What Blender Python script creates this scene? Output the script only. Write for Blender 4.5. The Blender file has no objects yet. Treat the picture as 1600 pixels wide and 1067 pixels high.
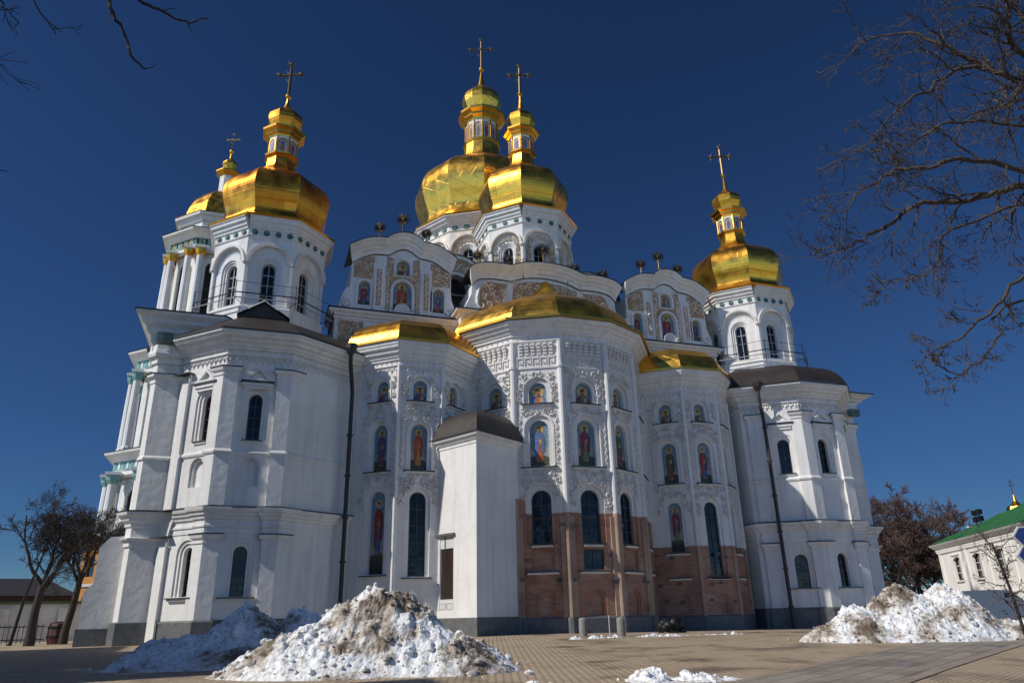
import bpy, math, random
from math import sin, cos, pi, radians, sqrt, atan2
from mathutils import Vector, Matrix, noise
from mathutils.geometry import tessellate_polygon

SC = bpy.context.scene
COL = SC.collection
# ------------------------------------------------------------------ camera
CAM = Vector((-16.191, -43.175, 1.6))
YAW, PITCH, ROLL = radians(19.066), radians(20.743), radians(-1.338)
_fw = Vector((sin(YAW)*cos(PITCH), cos(YAW)*cos(PITCH), sin(PITCH)))
_r = Vector((cos(YAW), -sin(YAW), 0)); _u = _r.cross(_fw)
_r2 = _r*cos(ROLL)+_u*sin(ROLL); _u2 = -_r*sin(ROLL)+_u*cos(ROLL)
cd = bpy.data.cameras.new('camera'); cam = bpy.data.objects.new('camera', cd); COL.objects.link(cam)
cd.sensor_width = 36; cd.lens = 36*1138.95/1600; cd.clip_start = .1; cd.clip_end = 3000
cam.matrix_world = Matrix(((_r2.x, _u2.x, -_fw.x, CAM.x), (_r2.y, _u2.y, -_fw.y, CAM.y), (_r2.z, _u2.z, -_fw.z, CAM.z), (0, 0, 0, 1)))
SC.camera = cam
# ------------------------------------------------------------------ light
SUN_AZ, SUN_EL = radians(6.5), radians(40)      # light travels towards +X, slightly +Y
W = bpy.data.worlds.new('World'); SC.world = W; W.use_nodes = True
nt = W.node_tree; bg = nt.nodes['Background']
sky = nt.nodes.new('ShaderNodeTexSky'); sky.sky_type = 'NISHITA'; sky.sun_disc = False
sky.sun_elevation = SUN_EL; sky.sun_rotation = radians(270) - SUN_AZ + 0.0
sky.altitude = 3500; sky.air_density = 1.0; sky.dust_density = 0; sky.ozone_density = 4.0
hs = nt.nodes.new('ShaderNodeHueSaturation'); hs.inputs['Saturation'].default_value = .95; hs.inputs['Hue'].default_value = .492; hs.inputs['Value'].default_value = .67
nt.links.new(sky.outputs[0], hs.inputs['Color']); gm = nt.nodes.new('ShaderNodeGamma'); gm.inputs[1].default_value = 1.75
nt.links.new(hs.outputs[0], gm.inputs[0]); # a polarised, deep blue sky: the bright horizon band is held back ahead of the camera only
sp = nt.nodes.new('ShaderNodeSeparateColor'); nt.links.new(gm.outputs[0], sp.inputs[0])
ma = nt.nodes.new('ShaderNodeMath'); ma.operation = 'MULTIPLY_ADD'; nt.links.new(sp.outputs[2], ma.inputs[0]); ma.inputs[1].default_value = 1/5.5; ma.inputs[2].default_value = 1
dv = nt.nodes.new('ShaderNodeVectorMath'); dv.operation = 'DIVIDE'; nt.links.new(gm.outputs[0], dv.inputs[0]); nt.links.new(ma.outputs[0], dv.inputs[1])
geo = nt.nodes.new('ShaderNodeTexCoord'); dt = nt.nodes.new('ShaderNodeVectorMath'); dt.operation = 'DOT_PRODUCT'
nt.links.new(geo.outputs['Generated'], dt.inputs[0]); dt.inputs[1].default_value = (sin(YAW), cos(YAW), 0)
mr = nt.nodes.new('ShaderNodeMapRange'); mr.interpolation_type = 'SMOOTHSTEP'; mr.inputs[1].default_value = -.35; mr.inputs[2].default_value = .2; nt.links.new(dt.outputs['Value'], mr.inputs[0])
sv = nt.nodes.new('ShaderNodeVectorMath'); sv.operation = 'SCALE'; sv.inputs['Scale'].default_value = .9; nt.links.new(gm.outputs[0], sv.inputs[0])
mx = nt.nodes.new('ShaderNodeMix'); mx.data_type = 'RGBA'; nt.links.new(mr.outputs[0], mx.inputs[0]); nt.links.new(sv.outputs[0], mx.inputs[6]); nt.links.new(dv.outputs[0], mx.inputs[7])  # sky behind the camera kept brighter, added fill for the shaded walls
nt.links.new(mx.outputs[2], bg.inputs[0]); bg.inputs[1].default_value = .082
sl = bpy.data.lights.new('sun', 'SUN'); sl.energy = 3.9; sl.angle = radians(.53); sl.color = (1, .955, .88)
so = bpy.data.objects.new('sun', sl); COL.objects.link(so)
so.rotation_euler = Vector((cos(SUN_AZ)*cos(SUN_EL), sin(SUN_AZ)*cos(SUN_EL), -sin(SUN_EL))).to_track_quat('-Z', 'Y').to_euler()
so.location = (-60, -10, 60)
vs = SC.view_settings; vs.view_transform = 'Standard'; vs.look = 'None'; vs.exposure = 0; vs.gamma = 1; vs.use_curve_mapping = False

# ------------------------------------------------------------------ materials
MT = {}
def mat(name, col, rough=.7, metal=0, nz=None, bump=None, spec=None, var=.12):
    """nz: noise scale for colour variation; bump: (scale, distance)"""
    m = bpy.data.materials.new(name); m.use_nodes = True; n = m.node_tree.nodes; l = m.node_tree.links
    b = n['Principled BSDF']; b.inputs['Base Color'].default_value = (*col, 1)
    b.inputs['Roughness'].default_value = rough; b.inputs['Metallic'].default_value = metal
    if spec is not None: b.inputs['Specular IOR Level'].default_value = spec
    tc = n.new('ShaderNodeTexCoord')
    if nz:
        t = n.new('ShaderNodeTexNoise'); t.inputs['Scale'].default_value = nz; t.inputs['Detail'].default_value = 6
        t.inputs['Roughness'].default_value = .65
        l.new(tc.outputs['Object'], t.inputs['Vector'])
        r = n.new('ShaderNodeMapRange'); r.inputs[1].default_value = .3; r.inputs[2].default_value = .7
        r.inputs[3].default_value = 1-var; r.inputs[4].default_value = 1+var*.5
        l.new(t.outputs[0], r.inputs[0])
        x = n.new('ShaderNodeMix'); x.data_type = 'RGBA'; x.blend_type = 'MULTIPLY'; x.inputs[0].default_value = 1
        x.inputs[6].default_value = (*col, 1); l.new(r.outputs[0], x.inputs[7]); l.new(x.outputs[2], b.inputs['Base Color'])
    if bump:
        t2 = n.new('ShaderNodeTexNoise'); t2.inputs['Scale'].default_value = bump[0]; t2.inputs['Detail'].default_value = 8
        l.new(tc.outputs['Object'], t2.inputs['Vector'])
        bp = n.new('ShaderNodeBump'); bp.inputs['Distance'].default_value = bump[1]; bp.inputs['Strength'].default_value = 1
        l.new(t2.outputs[0], bp.inputs['Height']); l.new(bp.outputs[0], b.inputs['Normal'])
    MT[name] = m
    return m
def N(m, t, **k):
    x = m.node_tree.nodes.new(t)
    for a, v in k.items(): setattr(x, a, v)
    return x
def L(m, a, b): m.node_tree.links.new(a, b)
def ramp(m, fac, stops):
    r = N(m, 'ShaderNodeValToRGB'); L(m, fac, r.inputs[0]); e = r.color_ramp.elements
    while len(e) < len(stops): e.new(.5)
    for q, (p, c) in zip(e, stops): q.position = p; q.color = (*c, 1)
    return r.outputs[0]
def mixc(m, fac, a, b, blend='MIX'):
    x = N(m, 'ShaderNodeMix', data_type='RGBA', blend_type=blend)
    for i, v in ((0, fac), (6, a), (7, b)):
        if hasattr(v, 'is_output'): L(m, v, x.inputs[i])
        else: x.inputs[i].default_value = v if i == 0 else (*v, 1)
    return x.outputs[2]

def plaster(name, base):
    """white limewash with rain streaks and old patches"""
    m = mat(name, base, .85); b = m.node_tree.nodes['Principled BSDF']
    tc = N(m, 'ShaderNodeTexCoord')
    mp = N(m, 'ShaderNodeMapping'); mp.inputs['Scale'].default_value = (2.2, 2.2, .18); L(m, tc.outputs['Object'], mp.inputs[0])
    s = N(m, 'ShaderNodeTexNoise'); s.inputs['Scale'].default_value = 1.3; s.inputs['Detail'].default_value = 7; L(m, mp.outputs[0], s.inputs[0])
    p = N(m, 'ShaderNodeTexNoise'); p.inputs['Scale'].default_value = .35; p.inputs['Detail'].default_value = 8; p.inputs['Roughness'].default_value = .7; L(m, tc.outputs['Object'], p.inputs[0])
    c1 = ramp(m, s.outputs[0], [(.30, (.86, .85, .835)), (.55, (1, 1, 1))])
    c2 = ramp(m, p.outputs[0], [(.32, (.86, .85, .84)), (.6, (1, 1, 1))])
    c = mixc(m, 1.0, c1, c2, 'MULTIPLY')
    L(m, mixc(m, 1.0, base, c, 'MULTIPLY'), b.inputs['Base Color'])
    h = N(m, 'ShaderNodeTexNoise'); h.inputs['Scale'].default_value = 3; h.inputs['Detail'].default_value = 9; L(m, tc.outputs['Object'], h.inputs[0])
    bp = N(m, 'ShaderNodeBump'); bp.inputs['Distance'].default_value = .02; L(m, h.outputs[0], bp.inputs['Height']); L(m, bp.outputs[0], b.inputs['Normal'])
    return m
PL = plaster('white_plaster', (.80, .79, .765))
STU = mat('stucco', (.73, .69, .655), .85, nz=2.5, var=.15)
STT = mat('stucco_warm', (.84, .76, .66), .85, nz=2, var=.3)
TAN = mat('ochre_ground', (.46, .30, .18), .9, nz=1.5, var=.35)

def brick_mix(name, rule):
    """white plaster above, bare brick where the plaster is gone; rule -> height of the edge as (z_a, x_split, z_b)"""
    m = plaster(name, (.80, .79, .765)); n = m.node_tree.nodes; b = n['Principled BSDF']
    src = b.inputs['Base Color'].links[0].from_socket
    uv = N(m, 'ShaderNodeUVMap', uv_map='UVMap')
    br = N(m, 'ShaderNodeTexBrick'); br.inputs['Scale'].default_value = 1.0; br.inputs['Brick Width'].default_value = .42; br.inputs['Row Height'].default_value = .125
    br.inputs['Mortar Size'].default_value = .014; br.inputs['Mortar Smooth'].default_value = .3; br.inputs['Bias'].default_value = -.1
    br.inputs['Color1'].default_value = (.45, .235, .155, 1); br.inputs['Color2'].default_value = (.33, .155, .10, 1); br.inputs['Mortar'].default_value = (.40, .28, .21, 1)
    L(m, uv.outputs[0], br.inputs[0])
    tc = N(m, 'ShaderNodeTexCoord')
    t = N(m, 'ShaderNodeTexNoise'); t.inputs['Scale'].default_value = .9; t.inputs['Detail'].default_value = 7; L(m, tc.outputs['Object'], t.inputs[0])
    bc = mixc(m, 1.0, br.outputs[0], ramp(m, t.outputs[0], [(.3, (.62, .58, .56)), (.5, (1, .98, .95)), (.68, (1.0, 1.0, 1.0))]), 'MULTIPLY')
    pat = ramp(m, t.outputs[0], [(.60, (0, 0, 0)), (.66, (1, 1, 1))])
    bc = mixc(m, N_scale(m, pat, .45), bc, (.52, .36, .28))
    g = N(m, 'ShaderNodeNewGeometry'); sx = N(m, 'ShaderNodeSeparateXYZ'); L(m, g.outputs['Position'], sx.inputs[0])
    za, xs, zb = rule
    lt = N(m, 'ShaderNodeMath', operation='LESS_THAN'); L(m, sx.outputs[0], lt.inputs[0]); lt.inputs[1].default_value = xs
    mr = N(m, 'ShaderNodeMapRange'); L(m, lt.outputs[0], mr.inputs[0]); mr.inputs[3].default_value = zb; mr.inputs[4].default_value = za
    wob = N(m, 'ShaderNodeTexNoise'); wob.inputs['Scale'].default_value = 6; L(m, tc.outputs['Object'], wob.inputs[0])
    ws = N(m, 'ShaderNodeMath', operation='MULTIPLY_ADD'); L(m, wob.outputs[0], ws.inputs[0]); ws.inputs[1].default_value = .10; L(m, sx.outputs[2], ws.inputs[2])
    f = N(m, 'ShaderNodeMath', operation='LESS_THAN'); L(m, ws.outputs[0], f.inputs[0]); L(m, mr.outputs[0], f.inputs[1])
    L(m, mixc(m, f.outputs[0], src, bc), b.inputs['Base Color'])
    bp = N(m, 'ShaderNodeBump'); bp.inputs['Distance'].default_value = .012; L(m, br.outputs[1], bp.inputs['Height']); bp.invert = True
    L(m, bp.outputs[0], b.inputs['Normal'])
    return m
def N_scale(m, sock, k):
    x = N(m, 'ShaderNodeMath', operation='MULTIPLY'); L(m, sock, x.inputs[0]); x.inputs[1].default_value = k
    return x.outputs[0]
BRC = brick_mix('plaster_over_brick', (7.4, -3.25, 6.62))
BRR = brick_mix('plaster_over_brick_low', (5.25, -99, 5.25))

def gold(name, col, rough, seam, patch=0., diag=False):
    m = mat(name, col, rough, 1.0); b = m.node_tree.nodes['Principled BSDF']
    uv = N(m, 'ShaderNodeUVMap', uv_map='UVMap')
    mp = N(m, 'ShaderNodeMapping'); L(m, uv.outputs[0], mp.inputs[0])
    if diag: mp.inputs['Rotation'].default_value = (0, 0, radians(33))
    br = N(m, 'ShaderNodeTexBrick'); br.inputs['Scale'].default_value = 1; br.inputs['Brick Width'].default_value = seam[0]; br.inputs['Row Height'].default_value = seam[1]
    br.inputs['Mortar Size'].default_value = .018; br.inputs['Mortar Smooth'].default_value = .5
    br.inputs['Color1'].default_value = (*col, 1); br.inputs['Color2'].default_value = (col[0]*(1-patch), col[1]*(1-patch*1.5), col[2]*(1-patch*1.5), 1)
    br.inputs['Mortar'].default_value = (col[0]*.6, col[1]*.5, col[2]*.5, 1); L(m, mp.outputs[0], br.inputs[0])
    tc = N(m, 'ShaderNodeTexCoord')
    t = N(m, 'ShaderNodeTexNoise'); t.inputs['Scale'].default_value = 1.1; t.inputs['Detail'].default_value = 6; L(m, tc.outputs['Object'], t.inputs[0])
    c = mixc(m, 1.0, br.outputs[0], ramp(m, t.outputs[0], [(.32, (1-patch*.9, 1-patch*1.5, 1-patch*1.2)), (.62, (1, 1, 1))]), 'MULTIPLY')
    L(m, c, b.inputs['Base Color'])
    rr = N(m, 'ShaderNodeMapRange'); L(m, t.outputs[0], rr.inputs[0]); rr.inputs[1].default_value = .3; rr.inputs[2].default_value = .7
    rr.inputs[3].default_value = rough*.75; rr.inputs[4].default_value = rough*1.3; L(m, rr.outputs[0], b.inputs['Roughness'])
    t2 = N(m, 'ShaderNodeTexNoise'); t2.inputs['Scale'].default_value = .9; t2.inputs['Detail'].default_value = 3; L(m, tc.outputs['Object'], t2.inputs[0])
    ad = N(m, 'ShaderNodeMath', operation='MULTIPLY_ADD'); L(m, br.outputs[1], ad.inputs[0]); ad.inputs[1].default_value = -.10; L(m, t2.outputs[0], ad.inputs[2])
    bp = N(m, 'ShaderNodeBump'); bp.inputs['Distance'].default_value = .07; bp.inputs['Strength'].default_value = .45; L(m, ad.outputs[0], bp.inputs['Height']); L(m, bp.outputs[0], b.inputs['Normal'])
    return m
GOLD = gold('gilded_sheet', (.93, .53, .07), .31, (2.6, .95), .16)
GOLDD = gold('gilded_sheet_diagonal', (.94, .57, .09), .31, (1.7, .85), .10, True)
GOLDO = gold('old_gilding', (.90, .44, .05), .31, (1.3, .62), .30)
GTRIM = mat('gilded_trim', (.86, .45, .07), .28, 1.0, nz=2, var=.2)
LEAD = mat('brown_roof_metal', (.048, .038, .033), .5, .2, nz=1.2, bump=(1.5, .03), var=.4)
FLASH = mat('dark_flashing', (.035, .035, .037), .55, .2)
IRON = mat('dark_iron', (.02, .02, .022), .5, .6)
PIPE = mat('drainpipe_paint', (.035, .026, .024), .5)
GLASS = mat('dark_glass', (.008, .011, .015), .09, 0, bump=(.9, .035), spec=.32)
BRGL = mat('brown_glazing', (.035, .024, .018), .15, 0, bump=(2, .03))
BAR = mat('window_bars', (.06, .06, .065), .5)
BARL = mat('pale_window_bars', (.35, .36, .37), .5)
GRAN = mat('grey_granite', (.13, .135, .135), .6, nz=3, var=.35)
GREEN = mat('verdigris', (.10, .19, .17), .6, nz=5, var=.4)
CROSS = mat('cross_metal', (.16, .11, .05), .45, 1.0)
WOODW = mat('white_door_paint', (.62, .62, .61), .5)
DARK = mat('dark_interior', (.02, .017, .015), .8)
STONE = mat('grey_fieldstone', (.14, .12, .11), .8, nz=6, var=.4)
TURQ = mat('turquoise_paint', (.20, .38, .37), .8, nz=2, var=.15)
# painted icons: paint colours stored per face
m = mat('icon_paint', (1, 1, 1), .55); ICON = m
vc = N(m, 'ShaderNodeVertexColor', layer_name='Col')
tc = N(m, 'ShaderNodeTexCoord'); t = N(m, 'ShaderNodeTexNoise'); t.inputs['Scale'].default_value = 9; t.inputs['Detail'].default_value = 5; L(m, tc.outputs['Object'], t.inputs[0])
L(m, mixc(m, 1.0, vc.outputs[0], ramp(m, t.outputs[0], [(.35, (.7, .7, .7)), (.6, (1.25, 1.25, 1.25))]), 'MULTIPLY'), m.node_tree.nodes['Principled BSDF'].inputs['Base Color'])

# ------------------------------------------------------------------ mesh builder
class MB:
    def __init__(s): s.v = []; s.f = []; s.m = []; s.uv = []; s.c = []; s.mats = []
    def mi(s, m):
        if m not in s.mats: s.mats.append(m)
        return s.mats.index(m)
    def face(s, pts, m, uv=None, col=None):
        i = len(s.v); s.v.extend([tuple(p) for p in pts]); s.f.append(tuple(range(i, i+len(pts)))); s.m.append(s.mi(m))
        s.uv.extend(uv if uv else [(0, 0)]*len(pts)); s.c.append(col or (1, 1, 1))
    def mesh(s, vs_, fs, m):
        o = len(s.v); s.v.extend([tuple(p) for p in vs_]); k = s.mi(m)
        for f in fs:
            s.f.append(tuple(o+i for i in f)); s.m.append(k); s.uv.extend([(0, 0)]*len(f)); s.c.append((1, 1, 1))
    def box8(s, p, m):      # p: 4 bottom (ccw from above), 4 top
        s.mesh(p, [(3, 2, 1, 0), (4, 5, 6, 7), (0, 1, 5, 4), (1, 2, 6, 5), (2, 3, 7, 6), (3, 0, 4, 7)], m)
    def box(s, x0, x1, y0, y1, z0, z1, m):
        s.box8([(x0, y0, z0), (x1, y0, z0), (x1, y1, z0), (x0, y1, z0), (x0, y0, z1), (x1, y0, z1), (x1, y1, z1), (x0, y1, z1)], m)
    def tube(s, pts, rad, m, n=6, cap=True):
        pts = [Vector(p) for p in pts]; V = []; F = []
        up = Vector((.31, .17, .93))
        for i, p in enumerate(pts):
            d = (pts[min(i+1, len(pts)-1)]-pts[max(i-1, 0)])
            if d.length < 1e-9: d = Vector((0, 0, 1))
            d.normalize(); a = d.cross(up)
            if a.length < .05: a = d.cross(Vector((1, 0, 0)))
            a.normalize(); b = d.cross(a); r = rad[i] if isinstance(rad, (list, tuple)) else rad
            for k in range(n): V.append(p+a*(r*cos(2*pi*k/n))+b*(r*sin(2*pi*k/n)))
        for i in range(len(pts)-1):
            for k in range(n):
                j = (k+1) % n; F.append((i*n+k, i*n+j, (i+1)*n+j, (i+1)*n+k))
        if cap: F.append(tuple(range(n))); F.append(tuple(range((len(pts)-1)*n, len(pts)*n)))
        s.mesh(V, F, m)
    def ball(s, c, r, m, nu=10, nv=6, sz=1):
        c = Vector(c); V = [c+Vector((0, 0, r*sz))]; F = []
        for i in range(1, nv):
            a = pi*i/nv
            for k in range(nu): V.append(c+Vector((r*sin(a)*cos(2*pi*k/nu), r*sin(a)*sin(2*pi*k/nu), r*sz*cos(a))))
        V.append(c-Vector((0, 0, r*sz)))
        for k in range(nu): F.append((0, 1+k, 1+(k+1) % nu)); F.append((len(V)-1, 1+(nv-2)*nu+(k+1) % nu, 1+(nv-2)*nu+k))
        for i in range(nv-2):
            for k in range(nu):
                j = (k+1) % nu; F.append((1+i*nu+k, 1+(i+1)*nu+k, 1+(i+1)*nu+j, 1+i*nu+j))
        s.mesh(V, F, m)
    def lathe(s, c, prof, n, ph, m, closed=True):
        """faceted solid of revolution with metre UVs; prof: (r, z)"""
        acc = 0
        for i in range(len(prof)-1):
            (r0, z0), (r1, z1) = prof[i], prof[i+1]; dl = sqrt((r1-r0)**2+(z1-z0)**2)
            for k in range(n):
                a0 = ph+2*pi*k/n; a1 = ph+2*pi*(k+1)/n
                P = lambda r, a, z: (c[0]+r*sin(a), c[1]-r*cos(a), z)
                w0 = r0*2*sin(pi/n); w1 = r1*2*sin(pi/n); o = k*3.37
                if r1 < 1e-4: s.face([P(r0, a0, z0), P(r0, a1, z0), P(0, 0, z1)], m, [(o-w0/2, acc), (o+w0/2, acc), (o, acc+dl)])
                elif r0 < 1e-4: s.face([P(0, 0, z0), P(r1, a1, z1), P(r1, a0, z1)], m, [(o, acc), (o+w1/2, acc+dl), (o-w1/2, acc+dl)])
                else: s.face([P(r0, a0, z0), P(r0, a1, z0), P(r1, a1, z1), P(r1, a0, z1)], m, [(o-w0/2, acc), (o+w0/2, acc), (o+w1/2, acc+dl), (o-w1/2, acc+dl)])
            acc += dl
    def build(s, name, parent=None, smooth=False, merge=False):
        me = bpy.data.meshes.new(name); me.from_pydata(s.v, [], s.f)
        for m in s.mats: me.materials.append(m)
        me.polygons.foreach_set('material_index', s.m)
        u = me.uv_layers.new(name='UVMap'); u.data.foreach_set('uv', [x for p in s.uv for x in p])
        if ICON in s.mats:
            ca = me.color_attributes.new('Col', 'FLOAT_COLOR', 'CORNER'); d = []
            for f, c in zip(s.f, s.c): d.extend([c[0], c[1], c[2], 1]*len(f))
            ca.data.foreach_set('color', d)
        if smooth: me.polygons.foreach_set('use_smooth', [True]*len(s.f))
        me.update()
        o = bpy.data.objects.new(name, me); COL.objects.link(o)
        if parent: o.parent = parent
        return o
def empty(name, loc):
    o = bpy.data.objects.new(name, None); COL.objects.link(o); o.location = loc; o.empty_display_size = .3
    return o
def tag(o, label, cat, group=None):
    o['label'] = label; o['category'] = cat
    if group: o['group'] = group
    return o
def split(mb, name, parent, tol, lim=90):
    """build every separate piece of a builder as an object of its own (pieces closer than tol stay together)"""
    cell = {}; q = lambda p: (math.floor(p[0]/tol), math.floor(p[1]/tol), math.floor(p[2]/tol))
    par = {}
    def find(a):
        while par[a] != a: par[a] = par[par[a]]; a = par[a]
        return a
    fc = []
    for f in mb.f:
        cs = {q(mb.v[i]) for i in f}; cs = list(cs); fc.append(cs[0])
        for c in cs: par.setdefault(c, c)
        for c in cs[1:]: par[find(c)] = find(cs[0])
    for c in list(par):
        for dx in (-1, 0, 1):
            for dy in (-1, 0, 1):
                for dz in (-1, 0, 1):
                    e = (c[0]+dx, c[1]+dy, c[2]+dz)
                    if e in par: par[find(e)] = find(c)
    grp = {}; uo = 0
    for k, f in enumerate(mb.f):
        g = grp.setdefault(find(fc[k]), MB()); g.face([mb.v[i] for i in f], mb.mats[mb.m[k]], mb.uv[uo:uo+len(f)], mb.c[k]); uo += len(f)
    out = [P_(g.build(name), parent) for g in grp.values()]
    return out
def struct(o): o['kind'] = 'structure'; return o

# ------------------------------------------------------------------ facet tools
class Fr:
    """a vertical facet: s along, d outwards, z up"""
    def __init__(s, A, B):
        s.A = Vector((A[0], A[1], 0)); s.B = Vector((B[0], B[1], 0)); s.len = (s.B-s.A).length
        s.t = (s.B-s.A)/s.len; s.n = Vector((s.t.y, -s.t.x, 0))
    def P(s, a, d, z): return s.A+s.t*a+s.n*d+Vector((0, 0, z))
def arch(c, w, z0, z1, n=10):
    r = w/2; p = [(c-r, z0), (c+r, z0)]
    for i in range(n+1):
        a = pi*i/n; p.append((c+r*cos(a), z1-r+r*sin(a)))
    return p
def rect(a, b, z0, z1): return [(a, z0), (b, z0), (b, z1), (a, z1)]
def wall(mb, fr, s0, s1, z0, z1, holes, m, d=0):
    loops = [[(s0, z0), (s1, z0), (s1, z1), (s0, z1)]]+holes
    poly_faces(mb, fr, loops, d, m)
def poly_faces(mb, fr, loops, d, m, col=None):
    fl = [p for lp in loops for p in lp]
    for t in tessellate_polygon([[Vector((a, z, 0)) for a, z in lp] for lp in loops]):
        q = [fl[i] for i in t]
        ar = (q[1][0]-q[0][0])*(q[2][1]-q[0][1])-(q[2][0]-q[0][0])*(q[1][1]-q[0][1])
        if ar < 0: q.reverse()
        mb.face([fr.P(a, d, z) for a, z in q], m, q, col)
def strip(mb, fr, o1, d1, o2, d2, m):
    n = len(o1)
    for i in range(n):
        j = (i+1) % n
        mb.face([fr.P(o1[i][0], d1, o1[i][1]), fr.P(o1[j][0], d1, o1[j][1]), fr.P(o2[j][0], d2, o2[j][1]), fr.P(o2[i][0], d2, o2[i][1])], m, [o1[i], o1[j], o2[j], o2[i]])
def reveal(mb, fr, c, w, z0, z1, m, steps, shape=arch):
    """stepped recess; returns hole outline, inner outline, depth"""
    out = shape(c, w, z0, z1); cur = out; d = 0
    for inset, dep in steps:
        dep = -abs(dep)
        strip(mb, fr, cur, d, cur, dep, m); d = dep
        if inset:
            w -= 2*inset; z1 -= inset; nx = shape(c, w, z0, z1); strip(mb, fr, cur, d, nx, d, m); cur = nx
    return out, cur, d
def fbox(mb, fr, a, b, d0, d1, z0, z1, m):
    P = fr.P
    mb.box8([P(a, d1, z0), P(b, d1, z0), P(b, d0, z0), P(a, d0, z0), P(a, d1, z1), P(b, d1, z1), P(b, d0, z1), P(a, d0, z1)], m)
def ring(mb, fr, c, w0, w1, z0, z1, d0, d1, m, n=12):
    """raised arched moulding between arch widths w0 < w1"""
    a = arch(c, w0, z0, z1, n)[1:]; k = (w1-w0)/2; b = arch(c, w1, z0, z1+k, n)[1:]
    a.append((c-w0/2, z0)); b.append((c-w1/2, z0))
    for i in range(len(a)-1):
        P = fr.P
        for (p, dp), (q, dq) in (((a, d1), (b, d1)), ((b, d1), (b, d0)), ((a, d0), (a, d1))):
            mb.face([P(p[i][0], dp, p[i][1]), P(q[i][0], dq, q[i][1]), P(q[i+1][0], dq, q[i+1][1]), P(p[i+1][0], dp, p[i+1][1])], m, [p[i], q[i], q[i+1], p[i+1]])
def sill(mb, fr, c, w, z, m=None, proud=.2):
    fbox(mb, fr, c-w/2, c+w/2, 0, proud, z-.045, z, m or FLASH)
    fbox(mb, fr, c-w/2+.06, c+w/2-.06, 0, proud*.6, z-.14, z-.046, PL)
def window(fr, outl, d, c, w, z0, z1, rows, parent, bars=BAR, bw=.04):
    mb = MB()
    poly_faces(mb, fr, [outl], d+.005, GLASS)
    inn = arch(c, w-2*bw*1.6, z0+bw*1.6, z1-bw*1.6) if len(outl) > 4 else rect(c-w/2+bw*1.6, c+w/2-bw*1.6, z0+bw*1.6, z1-bw*1.6)
    strip(mb, fr, outl, d+.06, inn, d+.06, bars); strip(mb, fr, inn, d+.06, inn, d+.006, bars)
    fbox(mb, fr, c-bw/2, c+bw/2, d+.006, d+.05, z0+bw*1.6, z1-bw*1.7, bars)
    for k in range(1, rows):
        z = z0+(z1-z0-w*.25)*k/(rows-.2)
        fbox(mb, fr, c-w/2+bw*1.5, c+w/2-bw*1.5, d+.006, d+.045, z-bw/2, z+bw/2, bars)
    return mb.build('window', parent)
def offset(path, d):
    """mitred outward offset of an open XY path (walls seen from its right side)"""
    n = len(path); out = []
    nr = []
    for i in range(n-1):
        t = Vector((path[i+1][0]-path[i][0], path[i+1][1]-path[i][1])); t.normalize(); nr.append(Vector((t.y, -t.x)))
    for i in range(n):
        if i == 0: v = nr[0]*d
        elif i == n-1: v = nr[-1]*d
        else:
            a, b = nr[i-1], nr[i]; k = 1+a.dot(b); v = (a+b)*(d/max(k, .25))
        out.append((path[i][0]+v.x, path[i][1]+v.y))
    return out
def sweep(mb, path, prof, m, mtop=None, skip=()):
    """profile (offset, z) swept along an XY path"""
    rows = [offset(path, o) for o, z in prof]
    for k in range(len(prof)-1):
        mm = mtop if (mtop and k >= len(prof)-3) else m
        for i in range(len(path)-1):
            if i in skip: continue
            a, b = rows[k], rows[k+1]; z0, z1 = prof[k][1], prof[k+1][1]
            mb.face([(*a[i], z0), (*a[i+1], z0), (*b[i+1], z1), (*b[i], z1)], mm, [(i, z0), (i+1, z0), (i+1, z1), (i, z1)])
    for e in (0, len(path)-1):
        p = [(*rows[k][e], prof[k][1]) for k in range(len(prof))]
        if len(p) > 2: mb.face(p if e else p[::-1], m)

def smooth(pts, n=4):
    out = []
    for i in range(len(pts)-1):
        p0, p1, p2, p3 = pts[max(i-1, 0)], pts[i], pts[i+1], pts[min(i+2, len(pts)-1)]
        for k in range(n):
            t = k/n; out.append(tuple(.5*((2*b)+(-a+c)*t+(2*a-5*b+4*c-d)*t*t+(-a+3*b-3*c+d)*t**3) for a, b, c, d in zip(p0, p1, p2, p3)))
    return out+[pts[-1]]
# ---- stucco relief: scrolls and leaves as raised ridges
def ridge(mb, fr, pts, w, h, m, d=0):
    n = len(pts)
    for i in range(n-1):
        (a0, z0), (a1, z1) = pts[i], pts[i+1]; tx, tz = a1-a0, z1-z0; l = sqrt(tx*tx+tz*tz) or 1e-6; nx, nz = -tz/l, tx/l
        w0 = w*(1-.6*i/n); w1 = w*(1-.6*(i+1)/n)
        A, B = fr.P(a0+nx*w0, d, z0+nz*w0), fr.P(a1+nx*w1, d, z1+nz*w1); C, D = fr.P(a0, d+h, z0), fr.P(a1, d+h, z1); E, F = fr.P(a0-nx*w0, d, z0-nz*w0), fr.P(a1-nx*w1, d, z1-nz*w1)
        mb.face([A, C, D, B], m); mb.face([C, E, F, D], m)
def leaf(mb, fr, a, z, ang, ln, m, h=.07, d=0):
    ca, sa = cos(ang), sin(ang); w = ln*.26
    p = lambda x, y, e: fr.P(a+ca*x-sa*y, d+e, z+sa*x+ca*y)
    t, b, l, r, c = p(ln, 0, 0), p(0, 0, 0), p(ln*.45, w, 0), p(ln*.45, -w, 0), p(ln*.5, 0, h)
    for q in ((b, r, c), (r, t, c), (t, l, c), (l, b, c)): mb.face(q, m)
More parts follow.
